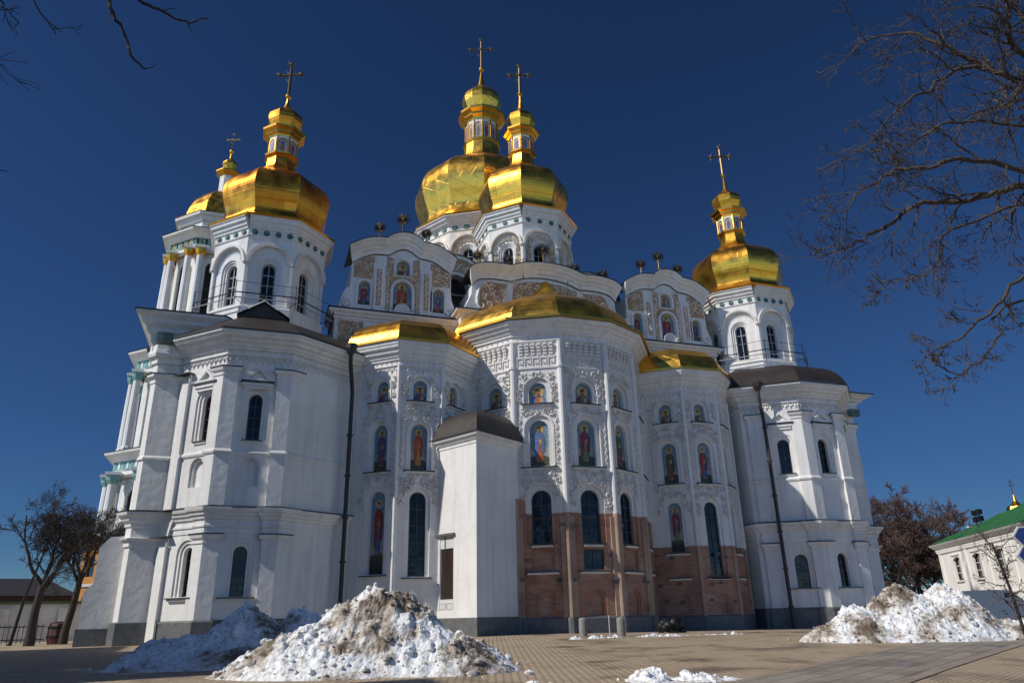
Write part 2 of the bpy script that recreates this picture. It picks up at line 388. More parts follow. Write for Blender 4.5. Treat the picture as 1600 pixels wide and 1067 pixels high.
def scroll(mb, fr, a, z, R, rng, m, flip=1, d=0):
    a0 = rng.uniform(0, 6.28); pts = []
    for i in range(13):
        th = a0+flip*i*.62; r = R*(1-.075*i); pts.append((a+r*cos(th)*flip, z+r*sin(th)))
    ridge(mb, fr, pts, max(.055, R*.3), .105, m, d)
    for k in range(5):
        th = a0-.4+k*1.25+rng.uniform(-.2, .2); leaf(mb, fr, a+R*.9*cos(th)*flip, z+R*.9*sin(th), (th+.5) if flip > 0 else pi-th-.5, R*rng.uniform(.6, .9), m, .10, d)
def relief(mb, fr, regions, gap, m, seed, excl=(), d=0, sym=None, edge=.1):
    rng = random.Random(seed); pl = []
    for (s0, s1, z0, z1) in regions:
        area = (s1-s0)*(z1-z0); tries = int(area/(gap*gap)*14)+10
        R = gap*.44
        for _ in range(tries):
            a = rng.uniform(s0+R*.7, max(s1-R*.7, s0+R*.71)); z = rng.uniform(z0+R*.7, max(z1-R*.7, z0+R*.71))
            if sym is not None and a > sym+.001: continue
            bad = False
            for (c, w, q0, q1) in excl:
                r = w/2+R*.85
                if z < q0-R*.6 or z > q1+R*.85: continue
                if abs(a-c) < r and (z < q1-w/2 or (a-c)**2+(z-q1+w/2)**2 < r*r): bad = True; break
            if bad: continue
            if any((a-x)**2+(z-y)**2 < gap*gap*.8 for x, y in pl): continue
            if sym is not None and abs(a-sym) < gap*.3: a = sym
            pl.append((a, z)); st = rng.getstate()
            scroll(mb, fr, a, z, R, rng, m, 1, d)
            if sym is not None and a != sym:
                rng.setstate(st); scroll(mb, fr, 2*sym-a, z, R, rng, m, -1, d)
def vine(mb, fr, c, z0, z1, w, m, d=0, seed=0):
    """vertical strip of alternating leaves"""
    z = z0; k = 0
    while z < z1-.1:
        s = 1 if k % 2 else -1
        leaf(mb, fr, c, z, pi/2-s*.75, w*.95, m, .08, d); leaf(mb, fr, c, z, pi/2+s*1.5, w*.6, m, .06, d)
        ridge(mb, fr, [(c-s*w*.3, z), (c, z+.12), (c+s*w*.3, z+.2)], .045, .08, m, d)
        z += .2; k += 1

# ---- painted icons
ROBES = [((.28, .03, .025), (.05, .10, .28)), ((.10, .16, .32), (.40, .10, .03)), ((.36, .07, .03), (.42, .20, .05)), ((.07, .10, .05), (.25, .05, .04)), ((.20, .03, .05), (.13, .20, .10)), ((.06, .07, .16), (.22, .05, .04))]
def icon(fr, outl, d, c, w, z0, z1, parent, k, bust=False, name='icon_painting'):
    mb = MB(); rng = random.Random(k*7+3); h = z1-z0; A, B = ROBES[k % 6]
    def poly(pts, col, l): poly_faces(mb, fr, [[(c+x*w, z0+z*h) for x, z in pts]], d+.004+l*.004, ICON, col)
    poly_faces(mb, fr, [outl], d+.004, ICON, (.15, .24, .31))
    el = lambda x, z, rx, rz, n=12: [(x+rx*cos(2*pi*i/n)/w, z+rz*sin(2*pi*i/n)/h) for i in range(n)]
    if not bust:
        poly([(-.49, .2), (.49, .19), (.49, .42), (-.49, .38)], (.27, .29, .27), .5)
        poly([(-.49, .004), (.49, .004), (.49, .2), (.1, .27), (-.49, .22)], (.06, .06, .035), 1)
        if h/w > 3: poly([(-.47, .006), (.47, .006), (.47, .14), (-.47, .17)], (.025, .025, .02), 2)
        b0 = .12 if h/w < 3 else .24
        H = 1-b0; z = lambda q: b0+q*H
        hr = .115*w; hz = z(.80)
        poly(el(0, hz, hr*2.0, hr*2.0), (.52, .36, .10), 2)
        poly([(-.17, z(.0)), (.15, z(.0)), (.2, z(.3)), (.24, z(.66)), (.13, z(.72)), (-.13, z(.72)), (-.25, z(.64)), (-.22, z(.3))], B, 3)
        poly([(-.27, z(.12)), (-.12, z(.07)), (-.05, z(.4)), (.14, z(.7)), (-.13, z(.73)), (-.29, z(.63))], A, 4)
        poly([(.08, z(.2)), (.26, z(.22)), (.29, z(.6)), (.14, z(.7)), (.05, z(.45))], tuple(q*.8 for q in A), 5)
        poly([(-.02, z(.42)), (.13, z(.43)), (.12, z(.55)), (-.03, z(.53))], (.45, .28, .08) if k % 2 else (.32, .18, .12), 6)
        poly([(-.12, z(.0)), (-.02, z(-.02)), (-.02, z(.05)), (-.11, z(.06))], (.30, .17, .10), 6)
        poly([(.03, z(-.01)), (.13, z(-.02)), (.12, z(.05)), (.03, z(.05))], (.30, .17, .10), 6)
        poly(el(0, hz-.01, hr*.8, hr*1.05), (.36, .21, .13), 6)
        poly(el(0, hz+hr*.55/h, hr*.88, hr*.6), (.10, .055, .03), 7)
        poly(el(0, hz-hr*.95/h, hr*.6, hr*.75), (.16, .10, .07) if k % 3 else (.35, .33, .30), 8)
    else:
        hz = .58; hr = .17*w
        poly(el(0, hz, hr*1.9, hr*1.9), (.52, .36, .10), 1)
        poly([(-.44, .01), (.44, .01), (.4, .24), (.2, .40), (-.2, .40), (-.4, .24)], A, 2)
        poly([(-.14, .01), (.2, .01), (.14, .38), (-.06, .38)], B, 3)
        poly([(.1, .1), (.3, .13), (.28, .33), (.09, .3)], (.45, .34, .2), 4)
        poly(el(0, hz-.02, hr*.75, hr), (.38, .22, .14), 5)
        poly(el(0, hz+hr*.6/h, hr*.85, hr*.55), (.10, .055, .03), 6)
        poly(el(0, hz-hr*.9/h, hr*.55, hr*.7), (.17, .10, .07) if k % 3 else (.36, .34, .31), 7)
    return mb.build(name, parent)

# ================================================================== CATHEDRAL
CATH = tag(empty('cathedral', (0, 0, .8)), 'white baroque cathedral with gilded domes, saint paintings and stucco, brick laid bare at its base', 'cathedral')
def P_(o, par=None):      # parent under the cathedral keeping world placement
    o.parent = par or CATH
    if o.parent is CATH: o.matrix_parent_inverse = Matrix.Translation((0, 0, -.8))
    return o
def build(mb, name, par=None, **k): return P_(mb.build(name, None, **k), par)
ZB = .3          # walls start a little below the ground line

def roundels(fr, parent, zs, ss, r=.16, d=.02):
    r *= 1.15
    for a in ss:
        mb = MB(); c = fr.P(a, d, zs); ax = fr.n
        V = []; F = []
        for j, (rr, h) in enumerate(((r, 0), (r*.92, .06), (r*.55, .035), (r*.45, .09))):
            for i in range(14): V.append(c+fr.t*(rr*cos(2*pi*i/14))+Vector((0, 0, rr*sin(2*pi*i/14)))+ax*h)
        for j in range(3):
            for i in range(14): F.append((j*14+i, j*14+(i+1) % 14, (j+1)*14+(i+1) % 14, (j+1)*14+i))
        F.append(tuple(range(42, 56))); mb.mesh(V, F, GREEN); mb.build('roundel', parent)

# ---------------- apses
CPATH = [(-6.15, -1.5), (-6.15, -3.6), (-3.69, -7.03), (-1.37, -8.24), (1.37, -8.24), (3.69, -7.03), (6.15, -3.6), (6.15, -1.5)]
KEY = [(0, 0), (.0, .5), (.30, .5), (.30, .16), (.16, .16), (.16, .30)]
def meander(mb, fr, s0, s1, z0, h):
    n = max(1, round((s1-s0)/.46)); u = (s1-s0)/n; t = .055
    fbox(mb, fr, s0, s1, 0, .05, z0-.02, z0+t-.02, STU); fbox(mb, fr, s0, s1, 0, .05, z0+h, z0+h+t, STU)
    for k in range(n):
        a = s0+k*u
        for (x0, x1, q0, q1) in ((0, .12, 0, 1), (.12, .85, .84, 1), (.73, .85, .28, .84), (.36, .73, .28, .44), (.36, .48, .44, .62), (.85, 1, 0, .14)):
            fbox(mb, fr, a+x0*u, a+x1*u, 0, .055, z0+q0*h+.035, z0+q1*h-.002, STU)
def apse_central():
    w = MB(); rel = MB(); led = MB(); ics = []
    fs = [Fr(CPATH[i], CPATH[i+1]) for i in range(7)]
    data = []
    for i, fr in enumerate(fs):
        if i in (0, 6): wall(w, fr, 0, fr.len, ZB, 16.6, [], BRC); continue
        c = {1: 2.87, 5: 1.35}.get(i, fr.len/2+(.0 if i != 4 else -.15)); holes = []
        for kind, ww, z0, z1 in (('b', .98, 12.42, 13.62), ('i', 1.03, 9.0, 11.5), ('w', 1.05, 5.07, 7.77)):
            fw = .24
            o, inn, d = reveal(w, fr, c, ww+2*fw, z0, z1+fw, BRC, ((fw, .10), (0, .30)))
            holes.append(o); data.append((i, kind, fr, inn, d, c, ww, z0, z1))
        o, inn, d = reveal(w, fr, c, 1.15, 3.78, 4.78, BRC, ((0, .14),), lambda c, w_, a, b: rect(c-w_/2, c+w_/2, a, b)); holes.append(o); data.append((i, 'p', fr, inn, d, c, 1.15, 3.78, 4.78))
        o, inn, d = reveal(w, fr, c, 1.1, 1.62, 2.95, BRC, ((.14, .07), (0, .16))); holes.append(o); poly_faces(w, fr, [inn], d, BRC)
        wall(w, fr, 0, fr.len, ZB, 16.6, holes, BRC)
        # brick piers either side of the windows
        for a in (.02, fr.len-.36): fbox(w, fr, a, a+.34, 0, .09, 1.56, 6.4, BRC)
        lo, hi = max(.2, c-1.28), min(fr.len-.2, c+1.28)
        ex = [(c, .98+.48, 12.4, 13.86), (c, 1.03+.48, 9, 11.74), (c, 1.05+.48, 5, 8.01)]
        relief(rel, fr, [(lo, hi, 12.45, 14.36)], .40, STU, 11+i, ex, 0, c)
        relief(rel, fr, [(lo, hi, 11.72, 12.28)], .36, STU, 31+i, ex, 0, c)
        relief(rel, fr, [(lo, hi, 6.9, 8.86)], .37, STU, 51+i, ex, 0, c)
        for q in (lo+.13, hi-.13): vine(rel, fr, q, 9.1, 11.75, .2, STU)
        for q in (.6, .9):
            for s_ in (-1, 1): leaf(rel, fr, c+s_*.3, 8.1+q*.3, pi/2-s_*q, .55, STU, .1)
        ring(rel, fr, c, 1.03+.5, 1.03+.66, 9.0, 11.76, 0, .05, PL); ring(rel, fr, c, .98+.5, .98+.62, 12.42, 13.88, 0, .05, PL)
        meander(rel, fr, .22, fr.len-.22, 14.47, .56)
        n = max(3, round((fr.len-.5)/.37))
        for k in range(n):
            a = .3+(fr.len-.6)*(k+.5)/n
            for j in range(4): fbox(rel, fr, a-.10, a+.10, 0, .07+.045*j, 15.18+.17*j, 15.18+.17*j+.13, STU)
        for k in range(n+1):
            a = .25+(fr.len-.5)*k/n
            leaf(rel, fr, a, 16.05, pi/2, .22, STU, .07, .05)
        for z, ww in ((12.38, 1.75), (8.95, 1.95), (5.03, 1.2), (3.72, 1.7)): sill(led, fr, c, ww, z, None if z > 4 else FLASH)
    # shafts on the corners
    sh = MB()
    for x, y in CPATH[2:6]:
        v = Vector((x, y, 0)).normalized()*.02
        sh.tube([(x+v.x, y+v.y, 1.55), (x+v.x, y+v.y, 14.4)], .16, BRC, 10); sh.tube([(x+v.x, y+v.y, 14.55), (x+v.x, y+v.y, 15.9)], .16, PL, 10)
        sh.tube([(x+v.x, y+v.y, 14.38), (x+v.x, y+v.y, 14.57)], .22, PL, 10)
    sweep(w, CPATH, [(0, 15.93), (.11, 15.96), (.11, 16.03), (.05, 16.06), (.05, 16.28), (.16, 16.31), (.16, 16.40), (.24, 16.46), (.30, 16.58), (.42, 16.66), (.46, 16.78), (.60, 16.86), (.66, 16.98), (.70, 17.0), (.70, 17.07), (.2, 17.09)], PL)
    sweep(w, CPATH, [(0, 14.38), (.07, 14.38), (.07, 14.44), (0, 14.46)], PL)
    ap = build(w, 'apse')
    split(sh, 'corner_shaft', ap, .3); split(rel, 'stucco_relief', ap, .34); split(led, 'ledge', ap, .12)
    for n_, (i, kind, fr, inn, d, c, ww, z0, z1) in enumerate(data):
        if kind == 'w': window(fr, inn, d, c, ww, z0, z1, 4, ap)
        elif kind == 'b': icon(fr, inn, d, c, ww, z0, z1, ap, 3*i+1, True)
        elif kind == 'i': icon(fr, inn, d, c, ww, z0, z1, ap, [0, 0, 1, 4, 3, 5][i])
        elif i == 3: window(fr, inn, d, c, ww, z0, z1, 1, ap)
        else:
            mb = MB(); poly_faces(mb, fr, [inn], d, BRC); mb.build('sunk_panel', ap)
    pl = MB(); sweep(pl, CPATH, [(.13, -.2), (.13, 1.5), (.09, 1.56), (0, 1.58)], GRAN); 
    for x, y in CPATH[2:6]:
        v = Vector((x, y, 0)).normalized()*.08; pl.tube([(x+v.x, y+v.y, 0), (x+v.x, y+v.y, 1.57)], .24, GRAN, 10)
    split(pl, 'plinth', ap, .3)
    st = MB(); rng = random.Random(4)
    for fr in fs[2:5]:
        for z in (3.35, 3.4, 5.9, 3.2, 4.4):
            a = rng.choice((rng.uniform(.1, .5), rng.uniform(fr.len-.55, fr.len-.2))); z += rng.uniform(-.1, .1)
            poly = [(a+rng.uniform(.13, .22)*cos(2*pi*k/7), z+rng.uniform(.07, .13)*sin(2*pi*k/7)) for k in range(7)]
            dd = .10 if z > 3 and (a < .37 or a > fr.len-.37) else .014
            poly_faces(st, fr, [poly], dd, STONE)
    split(st, 'fieldstone', ap, .06)
    # gilded roof
    ep = offset(CPATH, .72)
    rf = MB(); ctr = (0, -3.3)
    prof = [(1.0, 17.10), (1.02, 17.11), (1.02, 17.24), (.91, 17.32)]+smooth([(.905, 17.33), (.885, 17.85), (.82, 18.5), (.72, 19.05), (.60, 19.48), (.47, 19.8), (.34, 20.1), (.22, 20.5), (.13, 20.95), (.06, 21.5), (.02, 21.95)], 2)+[(0, 21.96)]
    roof_shell(rf, ep, ctr, prof, GOLDD, 3)
    P_(rf.build('gilded_roof'), ap)
    return ap
def roof_shell(rf, ep, ctr, prof, m, trim=3, mt=GTRIM):
    for i in range(len(ep)-1):
        a, b = Vector(ep[i]), Vector(ep[i+1]); c = Vector(ctr); acc = 0; wd = (b-a).length
        for k in range(len(prof)-1):
            (p0, z0), (p1, z1) = prof[k], prof[k+1]
            A, B, Cc, D = c+(a-c)*p0, c+(b-c)*p0, c+(b-c)*p1, c+(a-c)*p1
            dl = sqrt(((A+B)/2-(Cc+D)/2).length**2+(z1-z0)**2)
            uv = [(i*5+wd/2-wd/2*p0, acc), (i*5+wd/2+wd/2*p0, acc), (i*5+wd/2+wd/2*p1, acc+dl), (i*5+wd/2-wd/2*p1, acc+dl)]
            acc += dl
            pts = [(*A, z0), (*B, z0), (*Cc, z1), (*D, z1)]
            if p1 == 0: pts = pts[:3]; uv = uv[:3]
            rf.face(pts, mt if k < trim else m, uv)
apse_central()

def apse_side(path, m, flip, brick, seed):
    """path: five corners left to right; facets 1..3 carry the paintings"""
    w = MB(); rel = MB(); led = MB(); sh = MB(); data = []
    fs = [Fr(path[i], path[i+1]) for i in range(len(path)-1)]
    for i, fr in enumerate(fs):
        if i in (0, 4): wall(w, fr, 0, fr.len, ZB, 15.3, [], m); continue
        c = {1: 1.72 if not flip else fr.len-1.1, 2: fr.len/2, 3: 1.1 if not flip else fr.len-1.72}[i]
        if flip and i == 1: c = 1.72
        if not flip and i == 3: c = fr.len-1.72
        holes = []
        low = ('w', .85, 3.58, 7.68) if i == 2 else (('i', .88, 3.72, 7.76) if not brick else ('i', .76, 4.9, 7.68))
        for kind, ww, z0, z1 in (('b', .74, 12.45, 13.6), ('i', .86, 8.78, 11.2), low):
            fw = .19
            o, inn, d = reveal(w, fr, c, ww+2*fw, z0, z1+fw, m, ((fw, .09), (0, .26)))
            holes.append(o); data.append((i, kind, fr, inn, d, c, ww, z0, z1))
        o, inn, d = reveal(w, fr, c, 1.0, 1.6, 2.72, m, ((.12, .06), (0, .13))); holes.append(o); poly_faces(w, fr, [inn], d, m)
        wall(w, fr, 0, fr.len, ZB, 15.3, holes, m)
        lo, hi = max(.14, c-1.05), min(fr.len-.14, c+1.05)
        ex = [(c, .74+.42, 12.4, 13.8), (c, .86+.4, 8.7, 11.4), (c, low[1]+.4, low[2], low[3]+.2)]
        relief(rel, fr, [(lo, hi, 12.45, 13.75)], .36, STU, seed+i, ex, 0, c)
        relief(rel, fr, [(lo, hi, 11.2, 12.3)], .36, STU, seed+10+i, ex, 0, c)
        relief(rel, fr, [(lo, hi, 6.9, 8.66)], .36, STU, seed+20+i, ex, 0, c)
        for q in (.9, .55):
            for s_ in (-1, 1): leaf(rel, fr, c+s_*.25, 8.05+q*.25, pi/2-s_*q, .5, STU, .1)
        for q in (lo+.1, hi-.1): vine(rel, fr, q, 8.85, 11.4, .18, STU)
        n = round(fr.len/.3)
        for k in range(n):
            a = fr.len*(k+.5)/n
            leaf(rel, fr, a, 14.3, -pi/2, .42, STU, .1); leaf(rel, fr, a-.1, 14.3, -pi/2-.5, .26, STU); leaf(rel, fr, a+.1, 14.3, -pi/2+.5, .26, STU)
            leaf(rel, fr, a, 14.44, pi/2, .16, STU, .07, .06)
        ring(rel, fr, c, .86+.40, .86+.54, 8.78, 11.4, 0, .05, PL); ring(rel, fr, c, .74+.4, .74+.52, 12.45, 13.8, 0, .05, PL)
        for z, ww in ((12.42, 1.5), (8.74, 1.6), (low[2]-.05, 1.5)): sill(led, fr, c, ww, z)
        if brick: sill(led, fr, c, 1.4, 3.5)
    for x, y in path[1:-1]:
        sh.tube([(x, y, ZB), (x, y, 14.3)], .11, m, 8)
    sweep(w, path, [(0, 14.3), (.09, 14.33), (.09, 14.40), (.05, 14.43), (.05, 14.6), (.14, 14.63), (.14, 14.72), (.2, 14.76), (.26, 14.9), (.36, 14.98), (.40, 15.12), (.52, 15.22), (.56, 15.36), (.60, 15.4), (.60, 15.58), (.1, 15.6)], PL)
    ap = build(w, 'apse')
    split(sh, 'corner_shaft', ap, .3); split(rel, 'stucco_relief', ap, .34); split(led, 'ledge', ap, .12)
    for n_, (i, kind, fr, inn, d, c, ww, z0, z1) in enumerate(data):
        if kind == 'w': window(fr, inn, d, c, ww, z0, z1, 5, ap)
        elif kind == 'b': icon(fr, inn, d, c, ww, z0, z1, ap, seed+2*i+n_, True)
        else: icon(fr, inn, d, c, ww, z0, z1, ap, seed+n_)
    pl = MB(); sweep(pl, path, [(.12, -.2), (.12, 1.45), (.08, 1.5), (0, 1.52)], GRAN); split(pl, 'plinth', ap, .3)
    ep = offset(path, .62); rf = MB()
    cx = (path[2][0]+path[3][0])/2
    roof_shell(rf, ep, (cx, -2.6), [(1, 15.58), (1.02, 15.59), (1.02, 15.71), (.985, 15.73), (.95, 16.2), (.88, 16.68), (.78, 17.08), (.64, 17.4), (.45, 17.62), (.2, 17.75), (0, 17.8)], GOLD if not brick else GOLDD)
    P_(rf.build('gilded_roof'), ap)
    if brick:
        st = MB(); rng = random.Random(9)
        for fr in fs[1:4]:
            for z in (4.6, 3.1, 2.3, 4.75, 3.2, 2.2):
                a = rng.uniform(.15, fr.len-.15); 
                poly_faces(st, fr, [[(a+rng.uniform(.13, .2)*cos(2*pi*k/7), z+rng.uniform(.07, .13)*sin(2*pi*k/7)) for k in range(7)]], .014, STONE)
        split(st, 'fieldstone', ap, .06)
    return ap
apse_side([(-11.95, -2.4), (-11.95, -4.55), (-9.87, -6.40), (-7.52, -6.40), (-5.3, -4.55), (-5.3, -2.4)], PL, False, False, 100)
apse_side([(5.3, -2.4), (5.3, -4.25), (7.47, -6.10), (9.8, -6.10), (11.9, -4.25), (11.9, -2.4)], BRR, True, True, 200)

# ---------------- chapels below the side domes
def ressaut(path, pil, d):
    """insert pilaster break-outs into a path; pil[i] = [(s0, s1)...] per facet"""
    out = []
    for i in range(len(path)-1):
        fr = Fr(path[i], path[i+1]); ps = pil.get(i, [])
        XY = lambda a, q: (fr.P(a, q, 0).x, fr.P(a, q, 0).y)
        if not ps or ps[0][0] > .01: out.append(path[i])
        for a, b in ps:
            if a > .01: out += [XY(a, 0), XY(a, d)]
            if b < fr.len-.01: out += [XY(b, d), XY(b, 0)]
            else:       # wraps round the corner: mitred outer corner
                out.append(offset(path, d)[i+1])
    out.append(path[-1])
    segs = set()
    for k in range(len(out)-1):
        a, b = Vector(out[k]), Vector(out[k+1])
        for i in range(len(path)-1):
            f = Fr(path[i], path[i+1]); P = lambda q: (Vector((q.x, q.y, 0))-f.A).dot(f.n)
            if abs(P(a)) < .01 and abs(P(b)) < .01: segs.add(k)
    return out, segs
def chapel(path, feats, pil, frieze):
    w = MB(); rel = MB(); led = MB(); data = []
    fs = [Fr(path[i], path[i+1]) for i in range(len(path)-1)]
    for i, fr in enumerate(fs):
        holes = []
        for kind, c, ww, z0, z1 in feats.get(i, []):
            if kind == 'n':
                o, inn, d = reveal(w, fr, c, ww, z0, z1, PL, ((.1, .10), (0, .24))); poly_faces(w, fr, [inn], d, PL); holes.append(o); continue
            o, inn, d = reveal(w, fr, c, ww+.62, z0-.0, z1+.31, PL, ((.15, .07), (.16, .14), (0, .40))); holes.append(o); data.append((fr, inn, d, c, ww, z0, z1))
            if z0 < 4: sill(led, fr, c, ww+1.0, z0-.03)
            else:
                sill(led, fr, c, ww+.3, z0-.02, None, .12)
                fbox(rel, fr, c-.78, c+.78, 0, .22, 12.62, 12.72, FLASH); fbox(rel, fr, c-.72, c+.72, 0, .17, 12.46, 12.618, PL); fbox(rel, fr, c-.62, c+.62, 0, .10, 12.30, 12.458, PL)
                tri = [(c-.72, 12.724), (c+.72, 12.724), (c, 13.42)]; itr = [(c-.44, 12.84), (c+.44, 12.84), (c, 13.25)]
                strip(rel, fr, tri, .17, itr, .17, PL); strip(rel, fr, tri, 0, tri, .17, PL); strip(rel, fr, itr, .17, itr, .02, PL)
        wall(w, fr, 0, fr.len, ZB, 14.6, holes, PL)
        n = round(fr.len/.3)
        for k in range(n):
            a = fr.len*(k+.5)/n
            leaf(rel, fr, a, 13.95, -pi/2, .4, STU, .08, .01); leaf(rel, fr, a-.1, 13.95, -pi/2-.5, .28, STU, .07, .01); leaf(rel, fr, a+.1, 13.95, -pi/2+.5, .28, STU, .07, .01)
            leaf(rel, fr, a, 14.14, pi/2, .15, STU, .06, .1)
    pp, flat = ressaut(path, pil, .17)
    # pilasters as break-outs of the wall in three registers
    for z0, z1 in ((ZB, 5.0), (6.7, 9.05), (9.3, 12.9)):
        sweep(w, pp, [(0, z0), (0, z1)], PL, None, flat)
    for z in (4.98, 12.88):
        sweep(w, pp, [(0, z), (.05, z+.03), (.05, z+.12), (.02, z+.14), (.03, z+.2), (.12, z+.26), (.16, z+.38), (.16, z+.42), (0, z+.44)], PL, None, flat)
    for i, fr in enumerate(fs):
        for a, b in pil.get(i, []):
            for z in (5.40, 13.30):
                fbox(led, fr, a-.17, b+.17, -.05, .37, z+.005, z+.05, FLASH)
    sweep(w, pp, [(0, 9.05), (.05, 9.07), (.08, 9.14), (.08, 9.2), (.03, 9.26), (0, 9.32)], PL)
    sweep(w, pp, [(0, 5.45), (.04, 5.48), (.04, 5.7), (.09, 5.73), (.09, 5.83), (.05, 5.86), (.05, 6.05), (.13, 6.08), (.15, 6.18), (.24, 6.26), (.24, 6.34), (.34, 6.42), (.38, 6.54), (.38, 6.58)], PL)
    sweep(led, offset(path, .16), [(.26, 6.585), (.26, 6.63), (-.2, 6.72)], FLASH)
    sweep(w, path, [(.02, 13.96), (.10, 13.99), (.10, 14.06), (.06, 14.1), (.06, 14.24), (.2, 14.28), (.2, 14.36), (.3, 14.42), (.34, 14.52), (.5, 14.6), (.54, 14.72), (.7, 14.80), (.76, 14.92), (.84, 14.96), (.84, 15.06), (.3, 15.08)], PL)
    sweep(led, offset(path, .84), [(0, 15.065), (.05, 15.065), (.05, 15.11), (-.3, 15.16)], FLASH)
    ch = build(w, 'chapel')
    split(rel, 'stucco_relief', ch, .34); split(led, 'ledge', ch, .12)
    for (fr, inn, d, c, ww, z0, z1) in data: window(fr, inn, d, c, ww, z0, z1, 4, ch)
    pl = MB(); sweep(pl, pp, [(.12, -.3), (.12, 1.72), (.07, 1.78), (0, 1.8)], GRAN); split(pl, 'plinth', ch, .3)
    return ch
LP = [(-20.55, -4.75), (-18.42, -6.85), (-15.37, -6.85), (-12.08, -4.62), (-12.08, -2.6)]
chapel(LP, {0: [('w', 1.86, .58, 9.82, 12.12), ('w', 1.9, .58, 2.78, 4.92), ('n', 1.86, .9, 7.62, 9.0)],
            1: [('w', 1.53, .63, 9.82, 12.12), ('w', 1.55, .6, 2.75, 4.92), ('n', 1.53, .95, 7.62, 9.0)]},
       {0: [(.0, .72), (2.45, Fr(LP[0], LP[1]).len)], 1: [(0, .62), (2.43, 3.05)], 2: [(0, .5)]}, True)
RP = [(12.5, -2.6), (12.5, -4.75), (15.37, -6.85), (18.42, -6.85), (20.55, -4.75)]
l1 = Fr(RP[1], RP[2]).len
chapel(RP, {1: [('w', 2.32, .70, 9.56, 11.7), ('w', 2.32, .74, 2.88, 4.76)], 2: [('w', 1.5, .70, 9.56, 11.7), ('w', 1.5, .72, 2.88, 4.8)],
            3: [('w', 1.3, .6, 9.56, 11.7), ('w', 1.3, .6, 2.88, 4.8)]},
       {1: [(.35, 1.35), (3.0, l1)], 2: [(0, .6), (2.45, 3.05)], 3: [(0, .5), (2.2, 2.98)]}, True)

# ---------------- main body behind the chapels and apses
def body():
    w = MB(); led = MB()
    for sg in (-1, 1):
        pth = [(-22.0, 26), (-22.0, -4.3), (-21.75, -4.62), (-20.3, -4.62), (-20.3, -3)]
        if sg > 0: pth = [(-x, y) for x, y in pth][::-1]
        sweep(w, pth, [(0, ZB), (0, 5.0), (.08, 5.05), (.08, 5.3), (.24, 5.36), (.26, 5.42), (.06, 5.46), (.06, 5.9), (.14, 5.95), (.16, 6.1), (.3, 6.2), (.36, 6.34), (.5, 6.44), (.55, 6.58)], PL)
        sweep(w, pth, [(0, 6.6), (0, 9.05), (.08, 9.1), (.08, 9.2), (0, 9.3), (0, 12.9), (.05, 12.95), (.05, 13.1), (.2, 13.25), (.22, 13.38)], PL)
        sweep(w, pth, [(.02, 13.36), (.02, 13.9), (.12, 13.96), (.12, 14.2), (.28, 14.3), (.32, 14.44), (.3, 14.6), (.26, 14.62), (.26, 14.9)], PL)
        sweep(led, pth, [(.56, 6.585), (.6, 6.63), (-.1, 6.75)], FLASH); sweep(led, pth, [(.23, 13.385), (.27, 13.42), (0, 13.5)], FLASH)
        # upper corner cornice, flaring outwards
        x0, x1 = (-22.05, -19.6) if sg < 0 else (19.6, 22.05)
        up = [(-22.05, 20), (-22.05, -4.5), (-19.3, -4.5), (-18.3, -3.2)] if sg < 0 else [(18.3, -3.2), (19.3, -4.5), (22.05, -4.5), (22.05, 20)]
        top = 16.5 if sg < 0 else 15.4
        k = (top-14.62)/1.9
        sweep(w, up, [(.1, 14.62), (.1, 14.9), (.2, 14.62+.45*k), (.24, 14.62+.75*k), (.42, 14.62+.95*k), (.46, 14.62+1.15*k), (.68, 14.62+1.4*k), (.72, 14.62+1.55*k), (.95, 14.62+1.78*k), (.98, 14.62+1.9*k), (0, 14.62+1.92*k)], PL)
        sweep(led, up, [(.97, top+.02), (1.03, top+.02), (1.03, top+.07), (-.6, top+.25)], FLASH)
        cx = 21 if sg > 0 else -21
        w.box(min(cx, sg*12.8)-.0, max(cx, sg*12.8), -2.4, 26, 12, 15.0, PL)
        # patina box under the cornice
    w.box(-12.95, 12.95, -2.0, 26, 1, 18.4, PL)
    b = build(w, 'nave_wall'); split(led, 'ledge', b, .12)
    pl = MB()
    sweep(pl, [(-22.0, 26), (-22.0, -4.3), (-21.75, -4.62), (-20.3, -4.62)], [(.14, -.3), (.14, 1.76), (0, 1.8)], GRAN)
    sweep(pl, [(20.3, -4.62), (21.75, -4.62), (22.0, -4.3), (22.0, 26)], [(.14, -.3), (.14, 1.5), (0, 1.54)], GRAN); split(pl, 'plinth', b, .3)
    rf = MB()
    rf.box8([(-13, -1.5, 18.4), (13, -1.5, 18.4), (13, 26, 18.4), (-13, 26, 18.4), (-6, 2, 23.6), (6, 2, 23.6), (6, 22, 23.6), (-6, 22, 23.6)], LEAD)
    for sg in (-1, 1):
        xa, xb = (-22.6, -12.5) if sg < 0 else (12.5, 22.6)
        rf.box8([(xa, -3.6, 15.1), (xb, -3.6, 15.1), (xb, 26, 15.1), (xa, 26, 15.1), (xa+3, 0, 17.4), (xb-1, 0, 17.4), (xb-1, 24, 17.4), (xa+3, 24, 17.4)], LEAD)
    P_(rf.build('roof'), b)
    # stepped buttress at the far left corner
    bt = MB()
    pr = [(-22.0, .2), (-23.42, .2), (-23.42, 2.0), (-23.45, 3.12), (-23.1, 3.5), (-23.1, 5.05), (-22.7, 5.55), (-22.0, 5.6)]
    for y0, y1 in ((-3.9, -2.2),):
        A = [(x, y0-.0, z) for x, z in pr]; B = [(x, y1, z) for x, z in pr]
        bt.face(A, PL); bt.face(B[::-1], PL)
        for i in range(len(pr)): j = (i+1) % len(pr); bt.face([A[j], A[i], B[i], B[j]], PL)
    bt.box(-23.5, -22.1, -3.98, -2.1, -.3, 1.55, GRAN); P_(bt.build('buttress'), b)
body()

